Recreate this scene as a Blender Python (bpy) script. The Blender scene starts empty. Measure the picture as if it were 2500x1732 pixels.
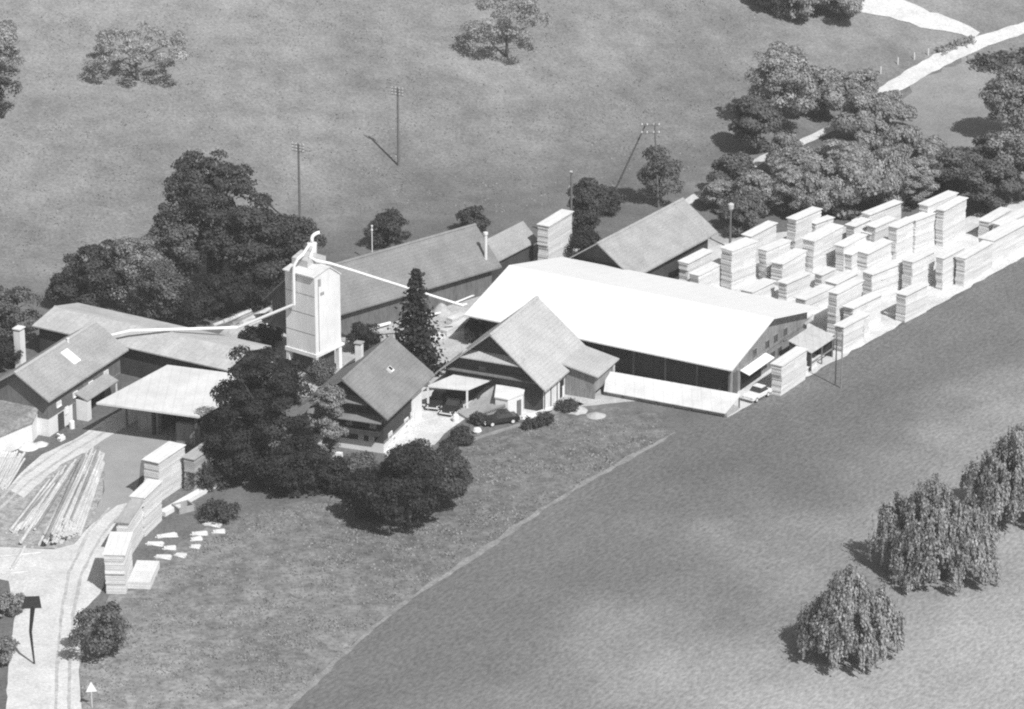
import bpy, math, random
import numpy as np
from mathutils import Vector, Matrix
R = math.radians
rnd = random.Random(7)
S = bpy.context.scene
col = S.collection

# ------------------------------------------------------------------ camera geometry
FPX, PITCH, HC = 9000.0, R(21.3), 163.5          # focal length in photo pixels (2500 wide), tilt, height
DC = HC / math.tan(PITCH)
CAM = np.array([0.0, -DC, HC])
SUN_AZ, SUN_EL = R(-57), R(49)                   # direction TO the sun, from +x

def ray(px, py):
    u = (866 - py) / FPX
    return np.array([(px - 1250) / FPX, math.cos(PITCH) + u * math.sin(PITCH), -math.sin(PITCH) + u * math.cos(PITCH)])
def G(px, py, z=0.0):                            # a photo point on a level at height z
    d = ray(px, py); t = (z - HC) / d[2]
    return CAM + t * d
def on_plane(px, py, p0, n):
    d = ray(px, py); t = np.dot(np.array(p0) - CAM, n) / np.dot(d, n)
    return CAM + t * d
def hill(x, y):                                  # the meadow rises behind the mill
    s = ((y - 24) - 0.58 * (x + 60)) / 1.156
    s = np.maximum(s, 0.0)
    h = 0.27 * np.where(s < 16, s * s / 32, s - 8)
    return 90 * np.tanh(h / 90)
def T(px, py):                                   # a photo point on the terrain
    d = ray(px, py); t = (0 - HC) / d[2]
    for _ in range(60):
        p = CAM + t * d
        t2 = (hill(p[0], p[1]) - HC) / d[2]
        t = 0.5 * t + 0.5 * t2
    return CAM + t * d

# ------------------------------------------------------------------ materials (a black and white photograph: greys only)
MATS = {}
def mat(name, v, var=0.15, scale=1.0, rough=0.9, fine=0.0, fscale=8.0, stretch=(1, 1, 1), island=0.0, bump=0.0, bscale=6.0, transl=0.0, spec=0.2, bands=None, big=0.0, bigscale=0.03, rot=0.0, painted_fade=None):
    if name in MATS: return MATS[name]
    m = bpy.data.materials.new(name); m.use_nodes = True
    nt = m.node_tree; N = nt.nodes; L = nt.links
    bs = N['Principled BSDF']; out = N['Material Output']
    bs.inputs['Roughness'].default_value = rough
    bs.inputs['Specular IOR Level'].default_value = spec
    tc = N.new('ShaderNodeTexCoord'); mp = N.new('ShaderNodeMapping')
    mp.inputs['Scale'].default_value = stretch
    if rot:                                       # turn first, then stretch
        mp.vector_type = 'TEXTURE'; mp.inputs['Rotation'].default_value = (0, 0, rot)
        mp.inputs['Scale'].default_value = [1 / k for k in stretch]
    L.new(tc.outputs['Object'], mp.inputs['Vector'])
    def noise(sc, det=4):
        n = N.new('ShaderNodeTexNoise'); n.inputs['Scale'].default_value = sc; n.inputs['Detail'].default_value = det
        n.inputs['Roughness'].default_value = 0.6
        L.new(mp.outputs['Vector'], n.inputs['Vector']); return n.outputs['Fac']
    def math_(op, a, b):
        n = N.new('ShaderNodeMath'); n.operation = op
        for i, k in enumerate((a, b)):
            if isinstance(k, (int, float)): n.inputs[i].default_value = k
            else: L.new(k, n.inputs[i])
        return n.outputs[0]
    def centred(fac, amp, lo=0.3, hi=0.7):        # 1 +- amp
        r = N.new('ShaderNodeMapRange'); r.inputs['From Min'].default_value = lo; r.inputs['From Max'].default_value = hi
        r.inputs['To Min'].default_value = 1 - amp; r.inputs['To Max'].default_value = 1 + amp
        L.new(fac, r.inputs['Value']); return r.outputs[0]
    val = centred(noise(scale), var)
    if fine: val = math_('MULTIPLY', val, centred(noise(fscale, 2), fine))
    if big: val = math_('MULTIPLY', val, centred(noise(bigscale, 3), big))
    if island:
        g = N.new('ShaderNodeNewGeometry')
        val = math_('MULTIPLY', val, centred(g.outputs['Random Per Island'], island, 0, 1))
    if painted_fade:                                       # flare and haze painted in: grass paler towards one side, broken up by noise
        (ux, uy), d0, d1, amt = painted_fade
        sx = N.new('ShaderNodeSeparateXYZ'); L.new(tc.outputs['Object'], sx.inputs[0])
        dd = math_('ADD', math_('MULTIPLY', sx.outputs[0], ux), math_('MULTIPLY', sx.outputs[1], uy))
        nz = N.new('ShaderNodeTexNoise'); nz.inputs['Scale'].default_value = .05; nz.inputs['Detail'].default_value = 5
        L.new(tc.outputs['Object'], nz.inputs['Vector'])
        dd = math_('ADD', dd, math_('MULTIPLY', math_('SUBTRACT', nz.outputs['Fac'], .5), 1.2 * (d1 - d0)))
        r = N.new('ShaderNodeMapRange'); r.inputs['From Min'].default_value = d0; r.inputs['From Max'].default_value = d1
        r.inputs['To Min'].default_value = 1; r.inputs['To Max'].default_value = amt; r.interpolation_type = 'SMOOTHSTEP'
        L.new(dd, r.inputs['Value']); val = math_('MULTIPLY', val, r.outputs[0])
    if bands:                                     # bands: (axis, per metre, amount) - courses of tiles, boards, sheet joints
        ax, freq, amt = bands
        sx = N.new('ShaderNodeSeparateXYZ'); L.new(tc.outputs['Object'], sx.inputs[0])
        fr = math_('FRACT', math_('MULTIPLY', sx.outputs[ax], freq), 0)
        lt = math_('LESS_THAN', fr, 0.14)
        val = math_('MULTIPLY', val, math_('SUBTRACT', 1.0, math_('MULTIPLY', lt, amt)))
    val = math_('MULTIPLY', val, v)
    cb = N.new('ShaderNodeCombineColor')
    for i in range(3): L.new(val, cb.inputs[i])
    L.new(cb.outputs[0], bs.inputs['Base Color'])
    if bump:
        b = N.new('ShaderNodeBump'); b.inputs['Strength'].default_value = bump; b.inputs['Distance'].default_value = 0.1
        L.new(noise(bscale, 5), b.inputs['Height']); L.new(b.outputs[0], bs.inputs['Normal'])
    if transl:
        tr = N.new('ShaderNodeBsdfTranslucent'); L.new(cb.outputs[0], tr.inputs['Color'])
        mx = N.new('ShaderNodeMixShader'); mx.inputs[0].default_value = transl
        L.new(bs.outputs[0], mx.inputs[1]); L.new(tr.outputs[0], mx.inputs[2]); L.new(mx.outputs[0], out.inputs['Surface'])
    MATS[name] = m
    return m

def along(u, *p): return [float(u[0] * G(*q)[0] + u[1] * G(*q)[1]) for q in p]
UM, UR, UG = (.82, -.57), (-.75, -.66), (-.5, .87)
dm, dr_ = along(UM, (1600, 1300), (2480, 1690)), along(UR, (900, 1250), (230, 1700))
M = {
 'grass': mat('grass', .135, painted_fade=(UG, 25, 120, 1.8), var=.2, scale=.22, fine=.24, fscale=2.6, bump=.2, bscale=4, big=.17, bigscale=.018),  # haze-like fade up the slope painted into the colour
# .16, .22, fine=.24, fscale=2.6, bump=.2, bscale=4, big=.17, bigscale=.018),
 'rough': mat('rough_grass', .165, painted_fade=(UR, dr_[0], dr_[1], 1.5), var=.36, scale=.5, fine=.25, fscale=1.7, bump=.3, bscale=3, big=.16, bigscale=.05),  # flare towards the lower left painted as paler grass
# .22, .28, fine=.25, fscale=1.7, bump=.3, bscale=3, big=.16, bigscale=.05),
 'mown': mat('mown_grass', .155, painted_fade=(UM, dm[0] - 4, dm[1] - 4, 2.3), var=.08, scale=.4, fine=.27, bump=.3, bscale=5, big=.2, bigscale=.03, stretch=(.5, 1, 1), rot=R(60), fscale=2.6),  # flare towards the lower right painted into the grass colour
# .07, .35, fine=.15, fscale=2.6, bump=.15, bscale=5, big=.24, bigscale=.03, stretch=(.16, 1, 1), rot=R(60)),
 'path': mat('trodden_path', .25, .28, .6, fine=.25, fscale=3),
 'mown_pale': mat('pale_mown_grass', .25, .12, .22, fine=.2, fscale=3, big=.1, bigscale=.04),
 'tuft': mat('grass_tufts', .20, .22, .2, island=.3, fine=.2, fscale=1),
 'gravel': mat('pale_gravel', .58, .15, .3, fine=.16, fscale=3, bump=.2),
 'yard': mat('yard_dirt', .44, .22, .25, fine=.2, fscale=3, bump=.3),
 'asphalt': mat('asphalt', .31, .10, .3, fine=.14, fscale=6),
 'tile': mat('roof_tile', .215, .17, .35, fine=.24, fscale=7, bump=.3, bscale=9, bands=(1, 2.6, .16)),
 'tile_pale': mat('pale_roof_tile', .42, .12, .35, fine=.22, fscale=7, bump=.3, bscale=9, bands=(1, 2.6, .14)),
 'tile_far': mat('weathered_roof_tile', .32, .15, .4, fine=.24, fscale=7, bump=.3, bscale=9, bands=(1, 2.6, .12)),
 'sheet': mat('white_roof_sheet', .76, .03, .3, rough=.6, fine=.02, fscale=2, bands=(0, .55, .035)),
 'sheet_grey': mat('grey_roof_sheet', .45, .16, .35, fine=.12, fscale=3, bands=(0, 1.1, .10)),
 'sheet_pale': mat('pale_roof_sheet', .64, .12, .3, fine=.06, fscale=3, bands=(0, .9, .07)),
 'ridge': mat('ridge_tile', .38, .1, 2),
 'wood': mat('dark_timber', .06, .22, .9, fine=.2, fscale=5, stretch=(1, 1, .25), bands=(0, 3.2, .35)),
 'wood_mid': mat('weathered_timber', .15, .2, .9, fine=.2, fscale=5, stretch=(1, 1, .25), bands=(0, 3.2, .3)),
 'wood_grey': mat('grey_timber', .24, .2, .9, fine=.2, fscale=5, stretch=(1, 1, .25), bands=(1, 3.0, .25)),
 'plaster': mat('white_plaster', .72, .08, .5, fine=.05, fscale=4),
 'concrete': mat('stained_concrete', .74, .13, .35, fine=.06, fscale=3, stretch=(1, 1, .35)),
 'concrete_dark': mat('grey_concrete', .34, .16, .5, fine=.1, fscale=3),
 'white': mat('white_paint', .80, .03, 1),
 'metal': mat('bright_metal', .74, .05, 1, rough=.5, spec=.4),
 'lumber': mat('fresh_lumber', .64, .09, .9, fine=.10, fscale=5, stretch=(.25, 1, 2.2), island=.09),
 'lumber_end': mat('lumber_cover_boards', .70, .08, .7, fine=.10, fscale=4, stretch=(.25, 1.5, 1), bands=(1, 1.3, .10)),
 'lumber_old_shaded': mat('seasoned_shaded_lumber', .36, .14, .9, fine=.14, fscale=5, stretch=(.25, 1, 2.2), island=.16),
 'bark': mat('bark', .10, .25, 2.5, bump=.5),
 'log': mat('peeled_log', .54, .22, 1.2, fine=.2, fscale=6, stretch=(.3, 1, 1), island=.0),
 'log_dark': mat('log_with_bark', .26, .3, 1.2, fine=.2, fscale=6, stretch=(.3, 1, 1)),
 'log_end': mat('sawn_log_end', .60, .15, 3),
 'track': mat('rutted_gravel', .44, .2, .6, fine=.2, fscale=3),
 'pole': mat('pole_timber', .15, .2, 2),
 'porcelain': mat('porcelain', .75, .02, 2, rough=.3, spec=.5),
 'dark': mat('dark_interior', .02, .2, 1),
 'glass': mat('window_glass', .05, .1, 1, rough=.15, spec=.5),
 'curtain': mat('curtained_pane', .6, .1, 3, rough=.5),
 'car_dark': mat('dark_car_paint', .025, .05, 1, rough=.25, spec=.5),
 'car_white': mat('white_car_paint', .75, .03, 1, rough=.3, spec=.5),
 'rubber': mat('rubber', .02, .1, 1),
 'chrome': mat('hub_cap', .7, .02, 1, rough=.3, spec=.6),
 'sawdust': mat('sawdust', .42, .12, 1.5, fine=.15, fscale=6),
 'leaf_dark': mat('dark_foliage', .042, .4, .5, rough=.8, island=.45, transl=.25),
 'leaf': mat('foliage', .15, .30, .35, rough=.8, island=.45, transl=.3),
 'leaf_mid': mat('mid_foliage', .085, .30, .35, rough=.8, island=.45, transl=.3),
 'leaf_pale': mat('pale_foliage', .27, .25, .4, rough=.8, island=.4, transl=.3),
 'leaf_wood': mat('woodland_foliage', .38, .30, .3, rough=.8, island=.4, transl=.42),
 'leaf_willow': mat('willow_foliage', .32, .30, .5, rough=.8, island=.45, transl=.3),
 'needle': mat('conifer_foliage', .035, .3, .5, rough=.8, island=.45, transl=.1),
}

# ------------------------------------------------------------------ object helpers
def tag(o, label=None, cat=None, group=None, kind=None):
    if label: o['label'] = label
    if cat: o['category'] = cat
    if group: o['group'] = group
    if kind: o['kind'] = kind
    return o
def empty(name, loc=(0, 0, 0), rz=0.0, label=None, cat=None, group=None):
    o = bpy.data.objects.new(name, None); col.objects.link(o)
    o.location = [float(c) for c in loc]; o.rotation_euler = (0, 0, rz); o.empty_display_size = .5
    return tag(o, label, cat, group)
class MB:
    def __init__(s): s.v = []; s.f = []; s.mi = []; s.cur = 0
    def add(s, vs, fs):
        b = len(s.v); s.v += [tuple(float(c) for c in p) for p in vs]
        s.f += [tuple(b + i for i in f) for f in fs]; s.mi += [s.cur] * len(fs)
    def box(s, c, d, rz=0.0, tilt=None):
        x, y, z = (k / 2 for k in d)
        P = [Vector(p) for p in ((-x, -y, -z), (x, -y, -z), (x, y, -z), (-x, y, -z), (-x, -y, z), (x, -y, z), (x, y, z), (-x, y, z))]
        m = Matrix.Rotation(rz, 3, 'Z')
        if tilt is not None: m = m @ Matrix.Rotation(tilt[1], 3, tilt[0])
        s.add([m @ p + Vector(c) for p in P], [(0, 3, 2, 1), (4, 5, 6, 7), (0, 1, 5, 4), (1, 2, 6, 5), (2, 3, 7, 6), (3, 0, 4, 7)])
    def prism(s, poly, ext):                      # poly: list of 3d points, ext: extrusion vector
        n = len(poly); P = [Vector(p) for p in poly]; E = Vector(ext)
        nrm = Vector((0, 0, 0))
        for i in range(n): nrm += (P[i] - P[0]).cross(P[(i + 1) % n] - P[0])
        if nrm.dot(E) > 0: P = P[::-1]
        s.add(P + [p + E for p in P], [tuple(range(n)), tuple(range(2 * n - 1, n - 1, -1))] + [(i + n, (i + 1) % n + n, (i + 1) % n, i)[::1] for i in range(n)])
    def poly(s, pts): s.add(pts, [tuple(range(len(pts)))])
    def tube(s, pts, rad, n=8, cap=True):
        pts = [Vector(p) for p in pts]
        if not isinstance(rad, (list, tuple)): rad = [rad] * len(pts)
        b = len(s.v); k = len(pts)
        up = None; vs = []
        for i, p in enumerate(pts):
            t = (pts[min(i + 1, k - 1)] - pts[max(i - 1, 0)]).normalized()
            if up is None: up = Vector((0, 0, 1)) if abs(t.z) < .9 else Vector((1, 0, 0))
            a = t.cross(up)
            if a.length < 1e-4: a = t.cross(Vector((0, 1, 0)))
            a.normalize(); c = a.cross(t).normalized(); up = c
            for j in range(n):
                w = 2 * math.pi * j / n
                vs.append(p + rad[i] * (math.cos(w) * a + math.sin(w) * c))
        fs = [(i * n + j, i * n + (j + 1) % n, (i + 1) * n + (j + 1) % n, (i + 1) * n + j) for i in range(k - 1) for j in range(n)]
        if cap: fs += [tuple(range(n))[::-1], tuple((k - 1) * n + j for j in range(n))]
        s.add(vs, fs)
    def build(s, name, m, parent=None, loc=None, rz=0.0, smooth=False):
        me = bpy.data.meshes.new(name); me.from_pydata(s.v, [], s.f)
        ms = m if isinstance(m, (list, tuple)) else [m]
        for k in ms: me.materials.append(k)
        if len(ms) > 1: me.polygons.foreach_set('material_index', s.mi)
        if smooth: me.polygons.foreach_set('use_smooth', [True] * len(me.polygons))
        me.update()
        o = bpy.data.objects.new(name, me); col.objects.link(o)
        if parent: o.parent = parent
        if loc is not None: o.location = [float(c) for c in loc]
        o.rotation_euler = (0, 0, rz)
        return o
def copy_tree(o, parent=None):
    c = o.copy(); col.objects.link(c); c.parent = parent
    for ch in list(o.children): copy_tree(ch, c)
    return c

# ------------------------------------------------------------------ ground
def build_ground():
    def axis(lo, a, b, hi, st):
        core = list(np.arange(a, b + .01, st)); l = []; x = a; k = st
        while x > lo: k *= 1.35; x -= k; l.append(x)
        h = []; x = b; k = st
        while x < hi: k *= 1.35; x += k; h.append(x)
        return np.array(l[::-1] + core + h)
    X = axis(-1800, -130, 150, 1800, 2.0); Y = axis(-1500, -120, 260, 2500, 2.0)
    xx, yy = np.meshgrid(X, Y); zz = hill(xx, yy)
    V = np.stack([xx, yy, zz], -1).reshape(-1, 3)
    nx, ny = len(X), len(Y)
    i = (np.arange(ny - 1)[:, None] * nx + np.arange(nx - 1)[None]).reshape(-1)
    F = np.stack([i, i + 1, i + nx + 1, i + nx], -1)
    me = bpy.data.meshes.new('ground'); me.from_pydata(V.tolist(), [], F.tolist())
    me.polygons.foreach_set('use_smooth', [True] * len(me.polygons)); me.materials.append(M['grass'])
    o = bpy.data.objects.new('ground', me); col.objects.link(o); tag(o, 'wide grassy meadow rising gently behind the sawmill', kind='structure')
build_ground()
import mathutils.geometry as geo
def jag(P, amp, step):                            # wandering edge for a sheet of ground
    out = []; n = len(P)
    for i in range(n):
        a, b = np.array(P[i]), np.array(P[(i + 1) % n]); k = max(1, int(np.linalg.norm(b - a) / step))
        for j in range(k):
            p = a + (b - a) * j / k
            out.append((p[0] + rnd.uniform(-amp, amp), p[1] + rnd.uniform(-amp, amp)))
    return out
def sheet(name, pix, level, m, label, amp=.18, step=1.6):
    P = [tuple(G(x, y)[:2]) for x, y in pix]
    P = jag(P, amp, step)
    z = .004 * level + .012
    tris = geo.tessellate_polygon([[Vector((x, y, 0)) for x, y in P]])
    mb = MB(); mb.v = [(float(x), float(y), z) for x, y in P]
    for t in tris:
        a, b, c = (Vector(mb.v[i]) for i in t)
        mb.f.append(tuple(t) if (b - a).cross(c - a).z > 0 else tuple(t)[::-1]); mb.mi.append(0)
    return tag(mb.build(name, m), label, kind='structure')
def strip(name, pix, w, m, label, lift=.02, amp=.15):       # a road or path draped on the terrain
    P = [T(x, y) for x, y in pix]; Q = []
    for i in range(len(P) - 1):
        n = max(1, int(np.linalg.norm(P[i + 1] - P[i]) / 1.5))
        Q += [P[i] + (P[i + 1] - P[i]) * j / n for j in range(n)]
    Q.append(P[-1]); mb = MB(); k = len(Q); cols = 5
    if not isinstance(w, (list, tuple)): w = [w] * len(P)
    vs = []
    for i, q in enumerate(Q):
        d = Q[min(i + 1, k - 1)] - Q[max(i - 1, 0)]; d = d[:2] / (np.linalg.norm(d[:2]) + 1e-9); n = np.array([-d[1], d[0]])
        ww = np.interp(i / (k - 1) * (len(w) - 1), range(len(w)), w)
        l, r = ww / 2 + rnd.uniform(-amp, amp), ww / 2 + rnd.uniform(-amp, amp)
        for j in range(cols):
            s = -r + (l + r) * j / (cols - 1)
            x, y = q[0] + n[0] * s, q[1] + n[1] * s
            vs.append((x, y, float(hill(x, y)) + lift))
    mb.add(vs, [(i * cols + j + 1, i * cols + j, (i + 1) * cols + j, (i + 1) * cols + j + 1) for i in range(k - 1) for j in range(cols - 1)])
    mb.f = [f if (Vector(mb.v[f[1]]) - Vector(mb.v[f[0]])).cross(Vector(mb.v[f[2]]) - Vector(mb.v[f[0]])).z > 0 else f[::-1] for f in mb.f]
    return tag(mb.build(name, m), label, kind='structure')

sheet('mown_field', [(1772, 1024), (1950, 931), (2100, 852), (2230, 780), (2350, 719), (2430, 670), (2560, 600), (2900, 900), (2900, 2100), (300, 2100), (690, 1745), (830, 1610), (980, 1480), (1130, 1382), (1340, 1238), (1560, 1110), (1640, 1062)], 0, M['mown'], 'smooth mown field sloping across the lower right')
sheet('rough_grass', [(1640, 1058), (1560, 1104), (1340, 1230), (1130, 1374), (980, 1470), (830, 1600), (690, 1732), (600, 1860), (190, 1860), (198, 1700), (192, 1560), (270, 1450), (330, 1440), (395, 1350), (560, 1260), (760, 1220), (1000, 1160), (1090, 1110), (1200, 1062), (1340, 1020), (1450, 985), (1600, 1010)], 1, M['rough'], 'rough tufted grass bank below the house and garden')
sheet('mill_yard', [(520, 830), (600, 765), (700, 750), (860, 765), (1000, 720), (1210, 660), (1420, 600), (1560, 625), (1700, 560), (1760, 560), (1900, 600), (2000, 660), (1900, 790), (1790, 960), (1450, 990), (1330, 1000), (1150, 960), (1010, 930), (980, 1000), (900, 1000), (700, 960), (560, 940), (430, 930), (330, 900)], 2, M['yard'], 'grey dirt yard between the sheds of the mill')
sheet('lumber_yard', [(1772, 1020), (1950, 928), (2100, 849), (2230, 776), (2350, 714), (2430, 666), (2545, 603), (2560, 480), (2440, 500), (2300, 560), (2150, 545), (2000, 560), (1880, 570), (1790, 590), (1660, 625), (1560, 690), (1700, 760), (1800, 860), (1770, 960)], 3, M['gravel'], 'pale gravel of the lumber yard beside the field', amp=.3)
sheet('courtyard', [(945, 1120), (1000, 1085), (1062, 1088), (1085, 1060), (1140, 1020), (1210, 1012), (1290, 1028), (1345, 1000), (1220, 965), (1100, 955), (1000, 940), (960, 1010), (930, 1090)], 3, M['gravel'], 'bright gravel court between the house and the barn', amp=.1)
sheet('asphalt_apron', [(257, 1070), (205, 1106), (250, 1118), (255, 1200), (215, 1290), (170, 1345), (215, 1370), (290, 1290), (330, 1230), (345, 1120), (470, 1080), (560, 1100), (560, 1000), (300, 1000)], 3, M['asphalt'], 'grey asphalt apron in front of the white roofed canopy', amp=.1)
sheet('road', [(-60, 1290), (0, 1217), (50, 1158), (102, 1110), (180, 1075), (250, 1030), (330, 980), (420, 925), (470, 935), (410, 985), (300, 1046), (257, 1072), (205, 1108), (150, 1140), (60, 1222), (0, 1310), (-60, 1390)], 4, M['gravel'], 'bright curving road past the left hand buildings', amp=.06)
sheet('forecourt', [(-60, 1330), (30, 1338), (130, 1342), (180, 1330), (225, 1280), (285, 1235), (330, 1225), (300, 1330), (262, 1400), (245, 1450), (205, 1490), (196, 1560), (194, 1640), (200, 1760), (200, 1900), (-60, 1900), (15, 1740), (20, 1600), (38, 1500), (20, 1420), (-60, 1400)], 6, M['gravel'], 'bright bare forecourt in the lower left corner', amp=.08)
sheet('log_yard', [(-60, 1180), (10, 1190), (60, 1215), (150, 1135), (205, 1108), (252, 1118), (255, 1200), (215, 1290), (170, 1342), (30, 1338), (-60, 1330)], 5, mat('bark_litter', .33, .42, 1.1, fine=.3, fscale=4), 'bark strewn ground under the log pile')
for pts in (((268, 1240), (215, 1300), (168, 1400), (150, 1500), (140, 1620), (136, 1760)), ((300, 1250), (246, 1312), (200, 1400), (178, 1500), (170, 1620), (168, 1760)), ((-20, 1262), (70, 1178), (170, 1108), (262, 1052)), ((-20, 1240), (60, 1160), (150, 1096), (246, 1044))):
    strip('wheel_track', pts, .32, M['track'], 'worn wheel track in the gravel', lift=.05, amp=.09)
strip('field_path', [(1650, 1056), (1560, 1106), (1440, 1172), (1340, 1234), (1130, 1378), (980, 1475), (830, 1605), (690, 1738), (600, 1830)], [.3, .9, .6, .8, .7, .6, .7, .8, .9], M['path'], 'pale trodden path along the edge of the mown field', amp=.22)
strip('garden_path', [(1080, 1118), (1130, 1084), (1200, 1058), (1300, 1028), (1370, 1000), (1420, 985)], [.5, .8, .9, .8, 1.1, .6], M['path'], 'pale track below the barn', amp=.2)
strip('country_road', [(2600, 28), (2500, 70), (2380, 108), (2300, 145), (2230, 185), (2160, 226), (2060, 300), (1960, 348), (1870, 386), (1790, 430), (1700, 480), (1640, 520)], [2.6, 2.6, 3.0, 3.0, 2.8, 2.6, 1.8, 1.8, 1.9, 1.6, 1.4, 1.2], M['gravel'], 'pale country road climbing through the wood', lift=.09)
strip('small_meadow', [(2420, 150), (2370, 230), (2330, 300), (2310, 380)], [6, 17, 20, 14], M['mown_pale'], 'small pale meadow between the country road and the wood', lift=.06, amp=.8)
strip('farm_track', [(2385, 88), (2330, 66), (2260, 48), (2190, 22), (2140, 5), (2100, -30)], [2.4, 4.6, 5.5, 7.0, 10.0, 8.0], M['gravel'], 'pale bare track branching off the country road', lift=.09, amp=.5)

# ------------------------------------------------------------------ buildings
def frame(b):                                     # local axes: x along the ridge, -y towards the front eave
    x, y, th = b[0], b[1], R(b[2])
    r = np.array([math.cos(th), math.sin(th), 0]); n = np.array([math.sin(th), -math.cos(th), 0])
    return np.array([x, y, 0.0]), r, n
def to_local(p, b):
    o, r, n = frame(b); d = np.array(p) - o
    return (float(d @ r), float(-(d @ n)), float(d[2]))
def gable(name, b, ze, label, cat, wall_m, roof_m, oe=1.0, og=1.0, th=.2, ridge_m=None, base=None, wall_parts=True):
    x, y, ang, L, W, zr, off = b
    root = empty(name, (x, y, 0), R(ang), label, cat)
    yr = -off
    rb = MB()
    for s in (-1, 1):
        ye = s * W / 2
        a, e = (yr, zr), (ye, ze)
        poly = [(-L / 2, yr, zr), (-L / 2, ye, ze), (-L / 2, ye, ze - th), (-L / 2, yr, zr - th)]
        rb.prism(poly, (L, 0, 0))
    if False: pass
    roof = rb.build('roof', roof_m, root)
    if ridge_m:
        t = MB(); t.prism([(-L / 2 - .02, yr - .28, zr - .10), (-L / 2 - .02, yr, zr + .09), (-L / 2 - .02, yr + .28, zr - .10), (-L / 2 - .02, yr, zr - .05)], (L + .04, 0, 0)); t.build('ridge_cap', ridge_m, roof)
    # walls under the roof
    lx = L / 2 - og; yf, yb = -W / 2 + oe, W / 2 - oe
    def zu(yy):
        if yy < yr: return ze + (zr - ze) * (yy + W / 2) / (yr + W / 2) - th - .01
        return ze + (zr - ze) * (W / 2 - yy) / (W / 2 - yr) - th - .01
    z0 = base if base else 0.0
    if wall_parts:
        wb = MB(); wb.prism([(-lx, yf, z0), (-lx, yf, zu(yf)), (-lx, yr, zr - th - .01), (-lx, yb, zu(yb)), (-lx, yb, z0)], (2 * lx, 0, 0))
        wb.build('wall', wall_m, root)
    return root, roof, dict(lx=lx, yf=yf, yb=yb, yr=yr, zu=zu, L=L, W=W)
def window(parent, c, wd, ht, face, pane='glass', frame_m='white', name='window', shut=None):
    # face: outward local normal, one of '-x','+x','-y','+y'; c = centre on the wall
    ax, sg = face[1], (1 if face[0] == '+' else -1)
    def bx(mb, du, dz, w, h, dep, out):
        if ax == 'x': mb.box((c[0] + sg * out, c[1] + du, c[2] + dz), (dep, w, h))
        else: mb.box((c[0] + du, c[1] + sg * out, c[2] + dz), (w, dep, h))
    m = MB(); t = .09
    bx(m, 0, ht / 2, wd + t, t, .12, .05); bx(m, 0, -ht / 2, wd + t, t, .16, .07)
    bx(m, -wd / 2, 0, t, ht - t, .12, .05); bx(m, wd / 2, 0, t, ht - t, .12, .05)
    bx(m, 0, 0, .05, ht - t, .08, .04)
    f = m.build(name, M[frame_m], parent)
    g = MB(); bx(g, 0, 0, wd - t, ht - t, .03, .017); g.build('pane', M[pane], f)
    if shut:
        for s in (-1, 1):
            q = MB(); bx(q, s * (wd / 2 + .32), 0, .46, ht, .05, .04); q.build('shutter', M[shut], parent)
    return f

# --- the big hall
HALL = (16.12, 3.58, -30.32, 36.77, 24.24, 7.33, 1.19)
hall, hroof, hi = gable('sawmill_hall', HALL, 4.3, 'large sawmill hall under a broad plain white roof', 'hall', M['wood'], M['sheet'], oe=1.9, og=1.1, th=.16, wall_parts=False)
lx, yf, yb, yr = hi['lx'], hi['yf'], hi['yb'], hi['yr']
w = MB(); w.prism([(lx - .25, yf, 0), (lx - .25, yf, hi['zu'](yf)), (lx - .25, yr, 7.33 - .17), (lx - .25, yb, hi['zu'](yb)), (lx - .25, yb, 0)], (.25, 0, 0)); w.build('gable_wall', M['wood_grey'], hall)
w = MB(); w.prism([(-lx, yf, 0), (-lx, yf, hi['zu'](yf)), (-lx, yr, 7.33 - .17), (-lx, yb, hi['zu'](yb)), (-lx, yb, 0)], (.25, 0, 0)); w.build('gable_wall', M['wood'], hall)
w = MB(); w.box((0, yb - .12, 2.0), (2 * lx - .52, .24, 4.0)); w.build('back_wall', M['wood'], hall)
w = MB(); w.box((0, yf + .6, 2.1), (2 * lx - .52, .2, 4.2)); w.build('front_wall', M['wood'], hall)
for k in range(9):
    xx = -lx + .15 + k * (2 * lx - .3) / 8
    p = MB(); p.box((xx, yf - .06, hi['zu'](yf) / 2), (.22, .22, hi['zu'](yf))); p.build('post', M['wood_mid'], hall)
o_, r_, n_ = frame(HALL)
pw = o_ + r_ * lx
def hall_loc(px, py): return to_local(on_plane(px, py, pw + r_ * .02, r_), HALL)
for px, py, ww, hh in ((1842, 864, 1.1, 1.3), (1872, 844, 1.1, 1.3), (1893, 829, 1.1, 1.3), (1917, 815, .9, 1.5), (1886, 869, 1.1, 1.2), (1903, 858, 1.1, 1.2)):
    q = hall_loc(px, py); window(hall, (lx, q[1], q[2]), ww, hh, '+x', 'glass', 'wood_grey')
a, c2 = hall_loc(1796, 957), hall_loc(1957, 800)
for za in (a[2],):
    t = MB(); t.box((lx + .05, (a[1] + yb) / 2, 2.9), (.12, abs(a[1] - yb), .32)); t.build('rail_beam', M['wood_grey'], hall)
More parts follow.
